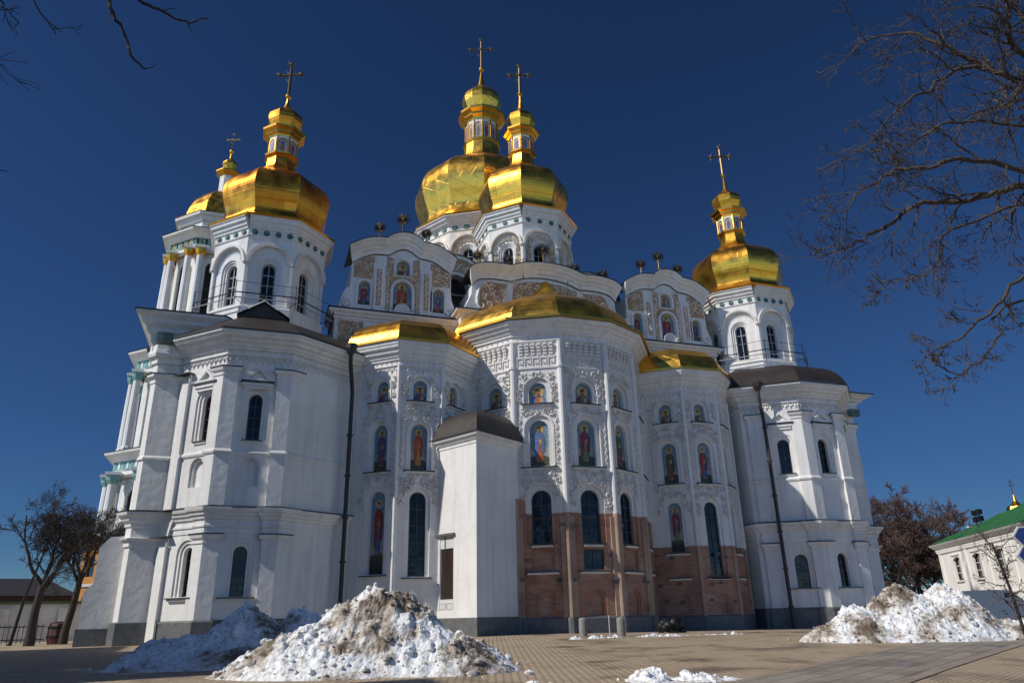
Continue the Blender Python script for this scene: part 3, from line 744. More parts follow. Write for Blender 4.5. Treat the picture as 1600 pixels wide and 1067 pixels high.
# low brown roofs of the chapels, rising to the drums
def chapel_roof(path, c, sg):
    ep = offset(path, .86); rf = MB()
    if sg < 0: prof = smooth([(1, 15.14), (.92, 15.5), (.80, 16.0), (.68, 16.45), (.56, 16.85), (.4, 17.3)], 3)
    else: prof = smooth([(1, 15.14), (.95, 15.75), (.87, 16.3), (.76, 16.7), (.64, 16.95), (.4, 17.2)], 3)
    roof_shell(rf, ep, c, prof, LEAD, 0)
    if sg < 0:   # small gabled hood against the drum
        for y0, zz, hw, mm in ((-4.75, 0, 1.25, PL), (-4.9, .05, 1.35, LEAD)):
            f = [(-17-hw, y0, 16.95+zz), (-17, y0, 17.8+zz), (-17+hw, y0, 16.95+zz)]; g = [(x, -3.4, z) for x, _, z in f]
            rf.face([f[0], f[1], g[1], g[0]], mm); rf.face([f[1], f[2], g[2], g[1]], mm)
            if mm is PL: rf.face(f[::-1], LEAD)
        rf.tube([(-17.8, -4.93, 17.33), (-17, -4.93, 17.86)], .04, PL, 5); rf.tube([(-16.3, -4.93, 17.38), (-17, -4.93, 17.86)], .04, PL, 5)
    build(rf, 'chapel_roof')
chapel_roof(LP, (-17, -1.2), -1); chapel_roof(RP, (17, -1.2), 1)

# ---------------- gables
def shape(fr, w, pts, d0, d1, m):
    poly_faces(w, fr, [pts], d0, m)
    n = len(pts)
    for i in range(n):
        a, b = pts[i], pts[(i+1) % n]
        w.face([fr.P(a[0], d0, a[1]), fr.P(a[0], d1, a[1]), fr.P(b[0], d1, b[1]), fr.P(b[0], d0, b[1])], m)
def curve_cornice(w, led, fr, path, prof, top):
    """moulding swept along a curved line in the wall plane; prof: (up, proud)"""
    n = len(path); nr = []
    for i in range(n):
        a, b = path[max(i-1, 0)], path[min(i+1, n-1)]; tx, tz = b[0]-a[0], b[1]-a[1]; l = sqrt(tx*tx+tz*tz); nr.append((-tz/l*.45, 1.0))
    R = [[fr.P(p[0]+q[0]*u, d, p[1]+q[1]*u) for p, q in zip(path, nr)] for u, d in prof]
    for k in range(len(prof)-1):
        for i in range(n-1): w.face([R[k][i], R[k][i+1], R[k+1][i+1], R[k+1][i]], PL)
    for e in (0, n-1): w.face([R[k][e] for k in range(len(prof))]+[fr.P(path[e][0], -.5, path[e][1]+prof[-1][0])], PL)
    u, d = prof[-1]
    T = [[fr.P(p[0]+q[0]*u, dd, p[1]+q[1]*u+h) for p, q in zip(path, nr)] for dd, h in ((d, .005), (d+.05, .005), (d+.05, .05), (-3.0, .12))]
    for k in range(3):
        for i in range(n-1): led.face([T[k][i], T[k][i+1], T[k+1][i+1], T[k+1][i]], FLASH)
    B = [[fr.P(p[0], dd, p[1]+h) for p in path] for dd, h in ((.02, -.05), (.07, -.05), (.07, .0), (.02, .0))]
    for k in range(3):
        for i in range(n-1): led.face([B[k][i], B[k][i+1], B[k+1][i+1], B[k+1][i]], FLASH)
CPROF = [(0, .02), (0, .10), (.10, .14), (.22, .16), (.30, .26), (.42, .30), (.52, .44), (.66, .50), (.76, .62), (.86, .66), (.88, .66)]
def finial(par, x, y, z, h, rd):
    rd *= 1.1
    mb = MB(); mb.tube([(x, y, z-.3), (x, y, z+h*.3)], .045, CROSS, 6); mb.ball((x, y, z+h*.36), .13, GTRIM, 10, 6)
    mb.tube([(x, y, z+h*.42), (x, y, z+h)], [.06, .03], CROSS, 6)
    c = Vector((x, y, z+h+rd*.55)); rng = random.Random(int(x*10))
    fx = Vector((.95, -.3, 0)); fz = Vector((0, 0, 1))
    for k in range(44):
        a = 2*pi*k/44; dr = fx*cos(a)+fz*sin(a); l = rd*(1 if k % 2 else .86)
        mb.tube([c+dr*rd*.2, c+dr*l*.75, c+dr*l], [.016, .022, .006], IRON if k % 4 else CROSS, 4)
    mb.ball(c, rd*.2, CROSS, 10, 6)
    mb.build('finial', par)
def gable_side(x0, seed):
    fr = Fr((x0, -2.2), (x0+7.6, -2.2)); w = MB(); led = MB(); rel = MB(); g = []
    path = smooth([(.82, 22.15), (1.3, 22.5), (2.0, 22.86), (2.55, 22.95), (3.0, 22.98), (3.25, 23.12), (3.6, 23.38), (4.0, 23.5), (4.4, 23.42), (4.75, 23.18), (5.0, 23.02), (5.4, 22.98), (5.95, 22.86), (6.55, 22.5), (7.05, 22.15)])
    sil = [(.2, 18.4), (7.4, 18.4), (7.4, 19.0), (7.35, 19.6), (7.2, 20.1), (7.1, 20.35), (7.05, 21.0)]+path[::-1]+[(.82, 21.2), (.78, 20.55), (.55, 20.4), (.4, 20.1), (.22, 19.6)]
    holes = []; ic = []
    for c, ww, z0, z1, b in ((1.65, .72, 19.45, 21.0, 0), (6.25, .72, 19.42, 21.0, 0), (3.98, 1.15, 19.36, 21.25, 0), (3.98, .85, 21.7, 22.72, 1)):
        o, inn, d = reveal(w, fr, c, ww, z0, z1, PL, ((0, .2),)); holes.append(o); ic.append((inn, d, c, ww, z0, z1, b))
    poly_faces(w, fr, [sil]+holes, 0, PL)
    for i in range(len(sil)):
        a, b = sil[i], sil[(i+1) % len(sil)]
        w.face([fr.P(a[0], 0, a[1]), fr.P(a[0], -3, a[1]), fr.P(b[0], -3, b[1]), fr.P(b[0], 0, b[1])], PL)
    curve_cornice(w, led, fr, path, CPROF, None)
    lp = [(fr.P(s, 0, 0).x, fr.P(s, q, 0).y) for s, q in ((0, -2.5), (0, 0), (7.6, 0), (7.6, -2.5))]
    sweep(w, lp, [(0, 16), (0, 18.35), (.08, 18.4), (.10, 18.52), (.2, 18.58), (.24, 18.7), (.34, 18.78), (.38, 18.92), (.0, 18.96)], PL)
    sweep(led, lp, [(.3, 18.965), (.43, 18.965), (.43, 19.0), (0, 19.03)], FLASH)
    # tan fields with relief
    fields = [(2.2, 3.0, 19.1, 22.75), (4.97, 5.75, 19.1, 22.75), (3.0, 5.0, 21.3, 21.66), (1.0, 2.2, 21.25, 22.3), (5.75, 6.95, 21.25, 22.3)]
    tri = [[(.95, 21.2), (2.2, 21.2), (2.2, 22.75), (1.9, 22.72), (1.3, 22.4), (.95, 22.05)], [(5.72, 21.2), (6.97, 21.2), (6.97, 22.05), (6.6, 22.4), (6.0, 22.75), (5.72, 22.78)], [(2.95, 19.06), (3.2, 19.06), (3.2, 20.7), (3.98, 21.55), (4.76, 20.7), (4.76, 19.06), (5.02, 19.06), (5.02, 22.9), (4.6, 22.8), (4.6, 21.6), (3.36, 21.6), (3.36, 22.8), (2.95, 22.9)]]
    for t_ in tri: poly_faces(rel, fr, [t_], .006, TAN)
    exi = [(1.65, 1.1, 19.3, 21.2), (6.25, 1.1, 19.3, 21.2), (3.98, 1.6, 19.2, 21.5), (3.98, 1.25, 21.6, 22.95)]
    relief(rel, fr, [(.98, 2.2, 21.25, 22.5), (5.75, 6.95, 21.25, 22.5)], .46, STT, seed, exi, .006)
    relief(rel, fr, [(2.95, 5.02, 21.1, 22.85)], .38, STT, seed+1, exi, .006)
    for c in (3.06, 4.91): vine(rel, fr, c, 19.1, 21.6, .2, STT, .006)
    for c in (2.5, 5.45):     # raised white panels with a tan strip
        fbox(rel, fr, c-.36, c+.36, 0, .10, 19.15, 22.25, PL)
        poly_faces(rel, fr, [rect(c-.15, c+.15, 19.45, 21.9)], .104, TAN); vine(rel, fr, c, 19.5, 21.85, .2, STT, .104)
    for (inn, d, c, ww, z0, z1, b) in ic: ring(rel, fr, c, ww+.02, ww+.34, z0, z1+.01, 0, .10, PL)
    poly_faces(rel, fr, [arch(3.98, 1.0, 19.05, 19.72)], .112, STU); ring(rel, fr, 3.98, .86, 1.0, 19.05, 19.66, .112, .16, PL)
    for cx, s_ in ((.62, 1), (6.98, -1)):
        ridge(rel, fr, [(cx+s_*.34*(1-.06*i)*cos(.6*i+2.2)*1, 19.5+.36*(1-.06*i)*sin(.6*i+2.2)) for i in range(15)], .09, .12, PL)
    # lower register below the horizontal cornice
    for a, b in ((.25, 1.7), (2.7, 4.9), (5.9, 7.4)):
        poly_faces(rel, fr, [rect(a, b, 16.9, 18.3)], .006, TAN); relief(rel, fr, [(a, b, 16.9, 18.3)], .52, STT, seed+int(a*10), (), .006)
    gb = build(w, 'gable'); split(rel, 'stucco_relief', gb, .34); split(led, 'ledge', gb, .12)
    for k, (inn, d, c, ww, z0, z1, b) in enumerate(ic): icon(fr, inn, d, c, ww, z0, z1, gb, seed+k, bool(b))
    for s, z, h, rd in ((2.45, 23.92, .85, .40), (3.92, 24.42, 1.15, .46), (5.45, 23.92, .9, .40)): finial(gb, x0+s, -1.9, z, h, rd)
    # flank scrolls
    return gb
gable_side(-13.1, 300); gable_side(5.5, 340)
def gable_mid():
    fr = Fr((-5.5, -3.2), (5.5, -3.2)); w = MB(); led = MB(); rel = MB()
    path = smooth([(.55, 21.15), (.95, 21.55), (1.7, 21.72), (2.6, 21.74), (3.1, 21.72), (3.5, 21.86), (4.3, 22.1), (5.5, 22.22), (6.7, 22.1), (7.5, 21.86), (7.9, 21.72), (8.4, 21.74), (9.3, 21.72), (10.05, 21.55), (10.45, 21.15)])
    sil = [(-.1, 16), (11.1, 16), (11.1, 19.3), (10.75, 19.9), (10.45, 20.6)]+path[::-1]+[(.55, 20.6), (.25, 19.9), (-.1, 19.3)]
    shape(fr, w, sil, 0, -3, PL)
    pr = [(a*.95, b) for a, b in CPROF]
    curve_cornice(w, led, fr, path, pr, None)
    rg = [(.9, 3.1, 19.6, 21.55), (3.2, 7.8, 20.1, 21.95), (7.9, 10.1, 19.6, 21.55)]
    for pol in ([(1.0, 19.5), (2.4, 19.8), (2.9, 21.5), (1.5, 21.5), (1.1, 21.2)], [(3.2, 20.4), (3.3, 21.55), (4.3, 21.85), (5.5, 21.95), (6.7, 21.85), (7.7, 21.55), (7.8, 20.4)], [(8.1, 21.5), (8.6, 19.8), (10.0, 19.5), (9.9, 21.2), (9.5, 21.5)]):
        poly_faces(rel, fr, [pol], .006, TAN)
    relief(rel, fr, [(1.05, 2.7, 19.7, 21.45), (3.3, 7.7, 20.5, 21.8), (8.3, 9.95, 19.7, 21.45)], .52, STT, 77, (), .006)
    for s_, c in ((1, .85), (-1, 10.15)):
        ridge(rel, fr, [(c+s_*.3, 21.3), (c+s_*.12, 20.8), (c, 20.3), (c+s_*.02, 19.9), (c+s_*.2, 19.65), (c+s_*.42, 19.7), (c+s_*.45, 19.9), (c+s_*.3, 19.98)], .1, .14, PL, .006)
    lp = [(-5.6, 0), (-5.6, -3.2), (5.6, -3.2), (5.6, 0)]
    sweep(w, lp, [(0, 18.5), (.08, 18.9), (.2, 19.0), (.24, 19.1), (.4, 19.2), (.44, 19.3), (0, 19.33)], PL); sweep(led, lp, [(.4, 19.335), (.48, 19.335), (.48, 19.37), (0, 19.4)], FLASH)
    gb = build(w, 'gable'); split(rel, 'stucco_relief', gb, .34); split(led, 'ledge', gb, .12)
    for x, z, h, rd in ((-4.45, 22.3, .95, .45), (-2.38, 22.42, .85, .42), (.15, 22.9, 1.45, .5), (2.36, 22.42, .85, .42), (4.45, 22.2, .9, .44)): finial(gb, x, -2.7, z, h, rd)
gable_mid()

# ---------------- drums and domes
def face_fr(c, R, a, n):
    h = pi/n; p = lambda t: (c[0]+R*sin(t), c[1]-R*cos(t))
    return Fr(p(a-h), p(a+h))
def cross(par, c, z, h, m=CROSS):
    mb = MB(); x, y = c; w = h*.26
    mb.tube([(x, y, z), (x, y, z+h*.9)], [.095, .065], m, 6)
    ax = Vector((.94, -.34, 0))
    C = Vector((x, y, z+h*.60))
    mb.tube([C-ax*w, C+ax*w], .07, m, 6)
    ends = [C-ax*w, C+ax*w, Vector((x, y, z+h*.9)), C]
    for e in ends:
        mb.ball(e, .15, GTRIM if m is GTRIM else CROSS, 8, 6)
        for k in range(6):
            a = 2*pi*k/6+.3; dr = ax*cos(a)+Vector((0, 0, sin(a))); mb.tube([e, e+dr*(.36 if e is not C else .46)], [.045, .012], m, 4)
    for s_ in (-1, 1): mb.tube([C+ax*(w*.1*s_)-Vector((0, 0, h*.22)), C+ax*(w*.4*s_)-Vector((0, 0, h*.13))], .025, m, 4)
    mb.build('cross', par)
def drum(c, R, n, z0, ze, Re, off, faces, tan, wbars, rail, name='tower_drum', win_w=.76):
    """z values measured on the left tower, shifted by off"""
    w = MB(); led = MB(); rel = MB(); ic = []; fl = []
    for k in range(n):
        a = 2*pi*k/n; fr = face_fr(c, R, a, n); cc = fr.len/2
        o1, i1, d1 = reveal(w, fr, cc, fr.len-.34, 18.0+off, 21.68+off, PL, ((0, .14),))
        hole = arch(cc, win_w+.5, 18.12+off, 20.95+off)
        # recessed field with the window niche
        wall(w, fr, 0, fr.len, z0, 22.2+off, [o1], PL)
        poly_faces(w, Fr_in(fr, .14), [i1, hole], 0, PL)
        f2 = Fr_in(fr, .14)
        h2, inn, d2 = reveal(w, f2, cc, win_w+.5, 18.12+off, 20.95+off, PL, ((.12, .08), (.13, .16), (0, .36)))
        fl.append((f2, inn, d2, cc))
        ring(rel, fr, cc, fr.len-.36, fr.len-.06, 20.5+off, 21.7+off, 0, .13, STU if not tan else STT, 14)
        nb = 26
        r0 = (fr.len-.2)/2
        for j in range(nb):
            t = pi*(j+.5)/nb; a0 = cc+r0*.93*cos(t); zz = 21.7+off-(fr.len-.36)/2+r0*.93*sin(t)
            leaf(rel, fr, a0, zz, t+pi, .14, STU, .05, .12)
        if tan:
            poly_faces(rel, f2, [[(cc-r0+.12, 18.1+off), (cc-win_w/2-.3, 18.1+off), (cc-win_w/2-.3, 20.5+off), (cc-r0+.12, 20.5+off)], ], .005, TAN)
            poly_faces(rel, f2, [[(cc+win_w/2+.3, 18.1+off), (cc+r0-.12, 18.1+off), (cc+r0-.12, 20.5+off), (cc+win_w/2+.3, 20.5+off)], ], .005, TAN)
            relief(rel, f2, [(cc-r0+.1, cc-win_w/2-.24, 18.1+off, 21.3+off), (cc+win_w/2+.24, cc+r0-.1, 18.1+off, 21.3+off)], .34, STT, 400+k, [(cc, win_w+.4, 18, 20.95+off)], .005)
            for j in range(9):
                t = pi*(j+.5)/9; rr = win_w/2+.52
                scroll(rel, f2, cc+rr*cos(t), 20.35+off+rr*sin(t), .17, random.Random(j), STT, 1, .005)
        if n == 12:
            zs = 21.7+off-(fr.len-.36)/2; rr = fr.len/2-.09
            poly_faces(rel, fr, [[(.09, 22.12+off), (.09, zs)]+[(cc-rr*cos(pi*q/14), zs+rr*sin(pi*q/14)) for q in range(1, 14)]+[(fr.len-.09, zs), (fr.len-.09, 22.12+off)]], .006, STT)
        for s_ in (.0, fr.len): fbox(rel, fr, max(s_-.16, 0), min(s_+.16, fr.len), 0, .14, 20.5+off, 20.68+off, PL)
    pth = [(c[0]+R*sin(2*pi*(k-.5)/n+.0), c[1]-R*cos(2*pi*(k-.5)/n)) for k in range(n+1)]
    eo = (Re-R)*cos(pi/n)
    sweep(w, pth, [(0, 22.14+off), (.07, 22.16+off), (.09, 22.22+off), (.03, 22.24+off), (.03, 22.6+off), (.1, 22.63+off), (.12, 22.72+off), (eo*.45, 22.82+off), (eo*.5, 22.95+off), (eo*.75, 23.05+off), (eo*.8, 23.18+off), (eo-.02, 23.26+off), (eo-.02, 23.36+off), (0, 23.38+off)], PL)
    sweep(rel, pth, [(0, z0), (.12, z0), (.12, 17.82+off), (.06, 17.86+off), (0, 17.9+off)], PL)
    dr = build(w, name); split(rel, 'stucco_relief', dr, .34)
    for k in faces:
        f2, inn, d2, cc = fl[k % n]
        window(f2, inn, d2, cc, win_w, 18.12+off, 20.70+off, 4, dr, BARL if wbars else BAR, .045)
    for k in range(n):
        if k in [q % n for q in faces]: continue
        f2, inn, d2, cc = fl[k]; mb = MB(); poly_faces(mb, f2, [inn], d2, GLASS); mb.build('window', dr)
    for k in faces:
        fr = face_fr(c, R, 2*pi*k/n, n); ln = fr.len
        roundels(fr, dr, 22.42+off, [ln*(q+.5)/4 for q in range(4)] if not tan else [ln*(q+.5)/3 for q in range(3)], .15 if n == 8 else .23, .03)
    if rail:
        rl = MB(); rr = R+.75
        for z, rad in ((18.35+off, .035), (18.05+off, .035), (19.0+off, .014)):
            rl.tube([(c[0]+rr*sin(2*pi*(k-.5)/n), c[1]-rr*cos(2*pi*(k-.5)/n), z-(.05 if rad < .03 and k % 2 else 0)) for k in range(n+1)], rad, IRON if z > 18.2+off else BARL, 5)
        for k in range(n):
            a = 2*pi*(k-.5)/n; rl.tube([(c[0]+rr*sin(a), c[1]-rr*cos(a), 17.6+off), (c[0]+rr*sin(a), c[1]-rr*cos(a), 19.05+off)], .025, IRON, 5)
            rl.tube([(c[0]+R*sin(a), c[1]-R*cos(a), 18.0+off), (c[0]+rr*sin(a), c[1]-rr*cos(a), 18.05+off)], .02, IRON, 4)
        P_(rl.build('railing'), dr)
    return dr
def Fr_in(fr, d):
    A = fr.P(0, -d, 0); B = fr.P(fr.len, -d, 0); return Fr((A.x, A.y), (B.x, B.y))
def dome(c, n, ph, ze, Re, k, kz, g, spire=1.0, lsides=None, lk=None):
    """onion dome with lantern; profile measured from the eave"""
    q = lambda pr, s=1: [(r*k*s, ze+z*kz) for r, z in pr]
    mb = MB()
    mb.lathe(c, [(Re*.6, ze-.06), (Re, ze-.05), (Re+.06, ze+.05), (Re-.02, ze+.12)], n, ph, GTRIM)
    mb.lathe(c, [(Re-.02, ze+.12)]+q(smooth([(3.16, .55), (3.06, .9), (3.14, 1.3), (3.34, 1.9), (3.46, 2.5), (3.42, 3.05), (3.2, 3.55), (2.78, 4.0), (2.25, 4.34), (1.65, 4.62), (1.25, 4.95), (1.02, 5.4), (.95, 5.95), (.95, 6.3)], 3)), n, ph, g)
    d = build(mb, 'dome', smooth=False)
    l = MB(); z = lambda v: ze+v*kz; s = (lk or 1)*k; ln = lsides or n
    l.lathe(c, [(.95*s, z(6.25)), (1.12*s, z(6.3)), (1.14*s, z(6.42)), (1.0*s, z(6.5)), (.98*s, z(6.52))], ln, ph, GTRIM)
    l.lathe(c, [(.97*s, z(6.5)), (.97*s, z(7.75))], ln, ph, STU)
    l.lathe(c, [(.98*s, z(7.7)), (1.02*s, z(7.85)), (1.2*s, z(7.95)), (1.22*s, z(8.08)), (1.44*s, z(8.2)), (1.46*s, z(8.34)), (1.3*s, z(8.42)), (.9*s, z(8.5))], ln, ph, GTRIM)
    for j in range(ln):
        a = ph+2*pi*(j+.5)/ln; fr = face_fr(c, .97*s, a, ln); cc = fr.len/2; H = 1.25*kz
        for e in (0, fr.len): l.tube([fr.P(e, .03, z(6.52)), fr.P(e, .03, z(7.72))], .035*s, GTRIM, 6)
        ring(l, fr, cc, fr.len*.66, fr.len*.76, z(6.56), z(7.5), 0, .05, GTRIM, 8)
        B = ROBES[j % 6]; pf = lambda pts, col, dd: poly_faces(l, fr, [[(cc+x*fr.len*.6, z(6.56)+q_*H*.78) for x, q_ in pts]], dd, ICON, col)
        pf([(-.48, 0), (.48, 0), (.48, .75), (.25, .97), (-.25, .97), (-.48, .75)], (.30, .33, .38), .008)
        pf([(-.25, 0), (.25, 0), (.33, .5), (.15, .72), (-.15, .72), (-.3, .5)], B[0], .014); pf([(-.1, 0), (.1, 0), (.1, .7), (-.1, .7)], B[1], .02)
        pf([(-.12, .7), (.12, .7), (.12, .88), (-.12, .88)], (.42, .27, .12), .02)
    P_(l.build('lantern'), d)
    o = MB()
    o.lathe(c, [(r*s, z(v)) for r, v in ((.9, 8.45), (.93, 8.6), (1.02, 8.85), (1.16, 9.2), (1.2, 9.5), (1.12, 9.78), (.9, 10.02), (.62, 10.22), (.38, 10.42), (.22, 10.68))], ln, ph, g)
    zt = z(10.68); hs = .55*spire
    o.lathe(c, [(.22*s, zt), (.13*s, zt+hs*.6), (.07, zt+hs*1.4), (.06, zt+hs*1.5)], ln, ph, GTRIM)
    P_(o.build('lantern_dome'), d)
    b = MB(); zb = zt+hs*1.5+.15; b.ball((c[0], c[1], zb), .19*max(1, s*.9), GTRIM, 12, 8); b.build('orb', d)
    cross(d, c, zb+.12, 2.85*(1 if k < 1.3 else 1.35))
    return d
TL, TR, TN, TM = (-17.0, -.86), (16.9, -.86), (0, .4), (0, 10.85)
p8 = radians(22.5)
drum(TL, 3.35, 8, 14.5, 23.3, 3.85, 0, (-1, 0, 1), False, True, True)
drum(TR, 3.35, 8, 14.5, 23.3, 3.9, -.05, (-2, -1, 0, 1), False, True, True)
drum(TN, 3.3, 8, 21.0, 27.6, 3.8, 4.35, (-2, -1, 0, 1), True, True, True)
dome(TL, 8, p8, 23.36, 3.85, .97, .96, GOLDO, .9)
dome(TR, 8, p8, 23.31, 3.9, .99, .945, GOLD, 1.5)
dome(TN, 8, p8, 27.72, 3.8, .95, 1.0, GOLD, 1.55)
drum(TM, 5.65, 12, 22.0, 32.2, 6.4, 8.3, (-3, -2, -1, 0), True, True, False, win_w=.9)
dome(TM, 12, radians(15), 31.68, 6.4, 1.72, 1.62, GOLDD, 2.2, 12, .89)

# ---------------- arched dormers between the gables, lamp boxes, vent
def dormer(x):
    fr = Fr((x-2.2, .8), (x+2.2, .8)); w = MB(); rel = MB(); z0 = 22.2; zc = 22.75; R = 2.1
    arc = lambda r, n=16: [(2.2+r*cos(pi*k/n), zc+r*sin(pi*k/n)) for k in range(n+1)]
    o = [(.1, z0), (4.3, z0)]+arc(R); i_ = [(1.3, z0+.05), (3.1, z0+.05)]+arc(.9)
    poly_faces(w, fr, [o, i_], 0, PL); strip(w, fr, o, 0, o, -3, PL); strip(w, fr, i_, 0, i_, -.6, PL); poly_faces(w, fr, [i_], -.6, DARK)
    for a, b, d0, m_ in ((R-.02, R+.2, .35, PL), (.92, 1.12, .14, PL), (R+.2, R+.26, .42, FLASH)):
        A, B = arc(a), arc(b)
        for k in range(16):
            for (p, dp), (q, dq) in (((A, d0), (B, d0)), ((B, d0), (B, -2.5)), ((A, 0), (A, d0))):
                w.face([fr.P(p[k][0], dp, p[k][1]), fr.P(q[k][0], dq, q[k][1]), fr.P(q[k+1][0], dq, q[k+1][1]), fr.P(p[k+1][0], dp, p[k+1][1])], m_)
    A, B = arc(1.14), arc(R-.04); poly_faces(rel, fr, [B+A[::-1]], .006, TAN)
    for k in range(11): t = pi*(k+.5)/11; scroll(rel, fr, 2.2+1.62*cos(t), zc+1.62*sin(t), .27, random.Random(k), STT, 1, .006)
    d = build(w, 'dormer'); split(rel, 'stucco_relief', d, .34)
dormer(-5.0); dormer(5.0)
for x, y, z in ((-21.55, -5.15, 15.2), (21.4, -5.15, 14.1)):
    mb = MB(); mb.box(x-.35, x+.35, y-.18, y+.2, z-.22, z+.22, GREEN); mb.box(x-.1, x+.1, y-.2, y-.181, z-.1, z+.1, STONE); build(mb, 'lamp_box')
_f = Fr(RP[1], RP[2]); mb = MB(); fbox(mb, _f, .35, .62, -.02, .06, 1.75, 2.0, IRON); build(mb, 'vent')
# ---------------- drainpipes
def pipe(pts, name='drainpipe'):
    mb = MB(); mb.tube(pts, .11, PIPE, 10); p = Vector(pts[0]); mb.tube([p+Vector((0, 0, .42)), p+Vector((0, 0, .15)), p-Vector((0, 0, .15))], [.33, .3, .14], PIPE, 8)
    z = pts[-1][2]+1.5
    while z < pts[-2][2]-.5:
        mb.tube([(pts[-1][0], pts[-1][1], z), (pts[-1][0], pts[-1][1], z+.1)], .165, PIPE, 10); z += 2.1
    build(mb, name)
pipe([(-12.4, -6.0, 15.0), (-12.4, -6.0, 14.4), (-12.15, -5.35, 13.0), (-12.15, -5.35, .7)])
pipe([(13.0, -6.2, 14.85), (13.0, -6.2, 14.2), (13.2, -6.1, 12.9), (13.2, -6.1, .3)])

# ---------------- entrance annex between the apses
def annex():
    F0 = Vector((-6.35, -8.9)); Lp = F0+Vector((-1.40, 2.70)); Rp = F0+Vector((3.05, 2.03)); Bk = Lp+(Rp-F0)
    w = MB(); path = [tuple(Lp+(Rp-F0)*.6), tuple(Lp), tuple(F0), tuple(Rp), tuple(Rp+(Lp-F0)*.8)]
    fl = Fr(Lp, F0)
    outl = rect(.05, 1.42, 1.95, 5.45)
    strip(w, fl, outl, 0, outl, -.2, PL); 
    wall(w, fl, 0, fl.len, ZB, 10.0, [outl], PL)
    for i in (0, 2, 3): f = Fr(path[i], path[i+1]); wall(w, f, 0, f.len, ZB, 10.0, [], PL)
    sweep(w, path, [(0, 9.75), (.04, 9.8), (.04, 9.9), (.14, 10.0), (.18, 10.1), (.30, 10.16), (.33, 10.28), (0, 10.3)], PL)
    a = build(w, 'entrance_annex')
    pl = MB(); sweep(pl, path, [(.05, 0), (.05, 1.63), (0, 1.66)], GRAN); split(pl, 'plinth', a, .3)
    rf = MB(); sweep(rf, path, [(.3, 10.285), (.4, 10.29), (.4, 10.34), (.2, 10.4)], FLASH)
    c = (F0+Bk)/2
    ep = offset([tuple(Bk), tuple(Lp), tuple(F0), tuple(Rp), tuple(Bk)], .36)
    roof_shell(rf, ep, tuple(c), smooth([(1, 10.32), (.96, 10.62), (.88, 11.05), (.74, 11.45), (.55, 11.72), (.3, 11.86), (0, 11.92)], 4), LEAD, 0)
    P_(rf.build('roof'), a)
    d = MB(); m = WOODW
    fbox(d, fl, .05, 1.42, -.16, -.06, 4.86, 5.45, m); fbox(d, fl, .70, .76, -.06, -.03, 4.9, 5.42, GRAN); fbox(d, fl, -.08, 1.52, 0, .14, 5.46, 5.56, STONE)
    fbox(d, fl, .05, 1.42, -.16, -.06, 1.95, 2.5, m)
    for q in (.2, .8): strip(d, fl, rect(q, q+.54, 2.02, 2.38), -.055, rect(q+.05, q+.49, 2.07, 2.33), -.03, m)
    for q in (.05, 1.34): fbox(d, fl, q, q+.08, -.16, -.05, 2.5, 4.86, m)
    poly_faces(d, fl, [rect(.13, 1.34, 2.5, 4.86)], -.11, BRGL)
    d.ball(fl.P(.26, -.02, 3.2), .05, CROSS, 8, 5)
    P_(d.build('door'), a)
annex()

# ================================================================== GROUND
FW2 = Vector((sin(YAW), cos(YAW)))
def zg(x, y):
    s = (x-CAM.x)*FW2.x+(y-CAM.y)*FW2.y
    t = min(max(s/36, -.1), 1)
    return .85*t-.012*max(0, x+2)*max(t, 0)-.03*max(0, x-14)*max(t, 0)*(1 if x < 60 else 60/x)
def px(u, v, dist):
    """world point seen at photo pixel (u, v) at a horizontal distance"""
    d = _fw+_r2*((u-800)/1138.95)-_u2*((v-533.5)/1138.95)
    return CAM+d*(dist/sqrt(d.x*d.x+d.y*d.y))
def gpt(u, dist):
    p = px(u, 960, dist); return Vector((p.x, p.y, zg(p.x, p.y)))

def paving(name, tile, c1, c2, mort, rot):
    m = mat(name, c1, .75); b = m.node_tree.nodes['Principled BSDF']
    tc = N(m, 'ShaderNodeTexCoord'); mp = N(m, 'ShaderNodeMapping'); mp.inputs['Rotation'].default_value = (0, 0, rot); L(m, tc.outputs['Object'], mp.inputs[0])
    br = N(m, 'ShaderNodeTexBrick'); br.inputs['Scale'].default_value = 1; br.inputs['Brick Width'].default_value = tile[0]; br.inputs['Row Height'].default_value = tile[1]
    br.inputs['Mortar Size'].default_value = tile[2]; br.inputs['Mortar Smooth'].default_value = .2
    br.inputs['Color1'].default_value = (*c1, 1); br.inputs['Color2'].default_value = (*c2, 1); br.inputs['Mortar'].default_value = (*mort, 1); L(m, mp.outputs[0], br.inputs[0])
    t = N(m, 'ShaderNodeTexNoise'); t.inputs['Scale'].default_value = .55; t.inputs['Detail'].default_value = 8; t.inputs['Roughness'].default_value = .6; L(m, tc.outputs['Object'], t.inputs[0])
    c = mixc(m, 1.0, br.outputs[0], ramp(m, t.outputs[0], [(.33, (.55, .52, .5)), (.5, (1, .97, .94)), (.7, (1.0, 1.0, 1.0))]), 'MULTIPLY')
    L(m, c, b.inputs['Base Color'])
    # damp patches: darker and glossier
    rr = ramp(m, t.outputs[0], [(.33, (.25, .25, .25)), (.46, (.8, .8, .8))]); L(m, rr, b.inputs['Roughness'])
    bp = N(m, 'ShaderNodeBump'); bp.inputs['Distance'].default_value = .02; bp.invert = True; L(m, br.outputs[1], bp.inputs['Height']); L(m, bp.outputs[0], b.inputs['Normal'])
    return m
PAVE = paving('clay_paving', (.24, .12, .022), (.56, .46, .32), (.46, .36, .25), (.2, .155, .115), radians(62))
PATH = paving('grey_slab_paving', (.9, .45, .012), (.30, .27, .23), (.23, .205, .175), (.11, .095, .08), radians(-30))
KERB = mat('kerb_stone', (.30, .24, .19), .8, nz=2, var=.3)
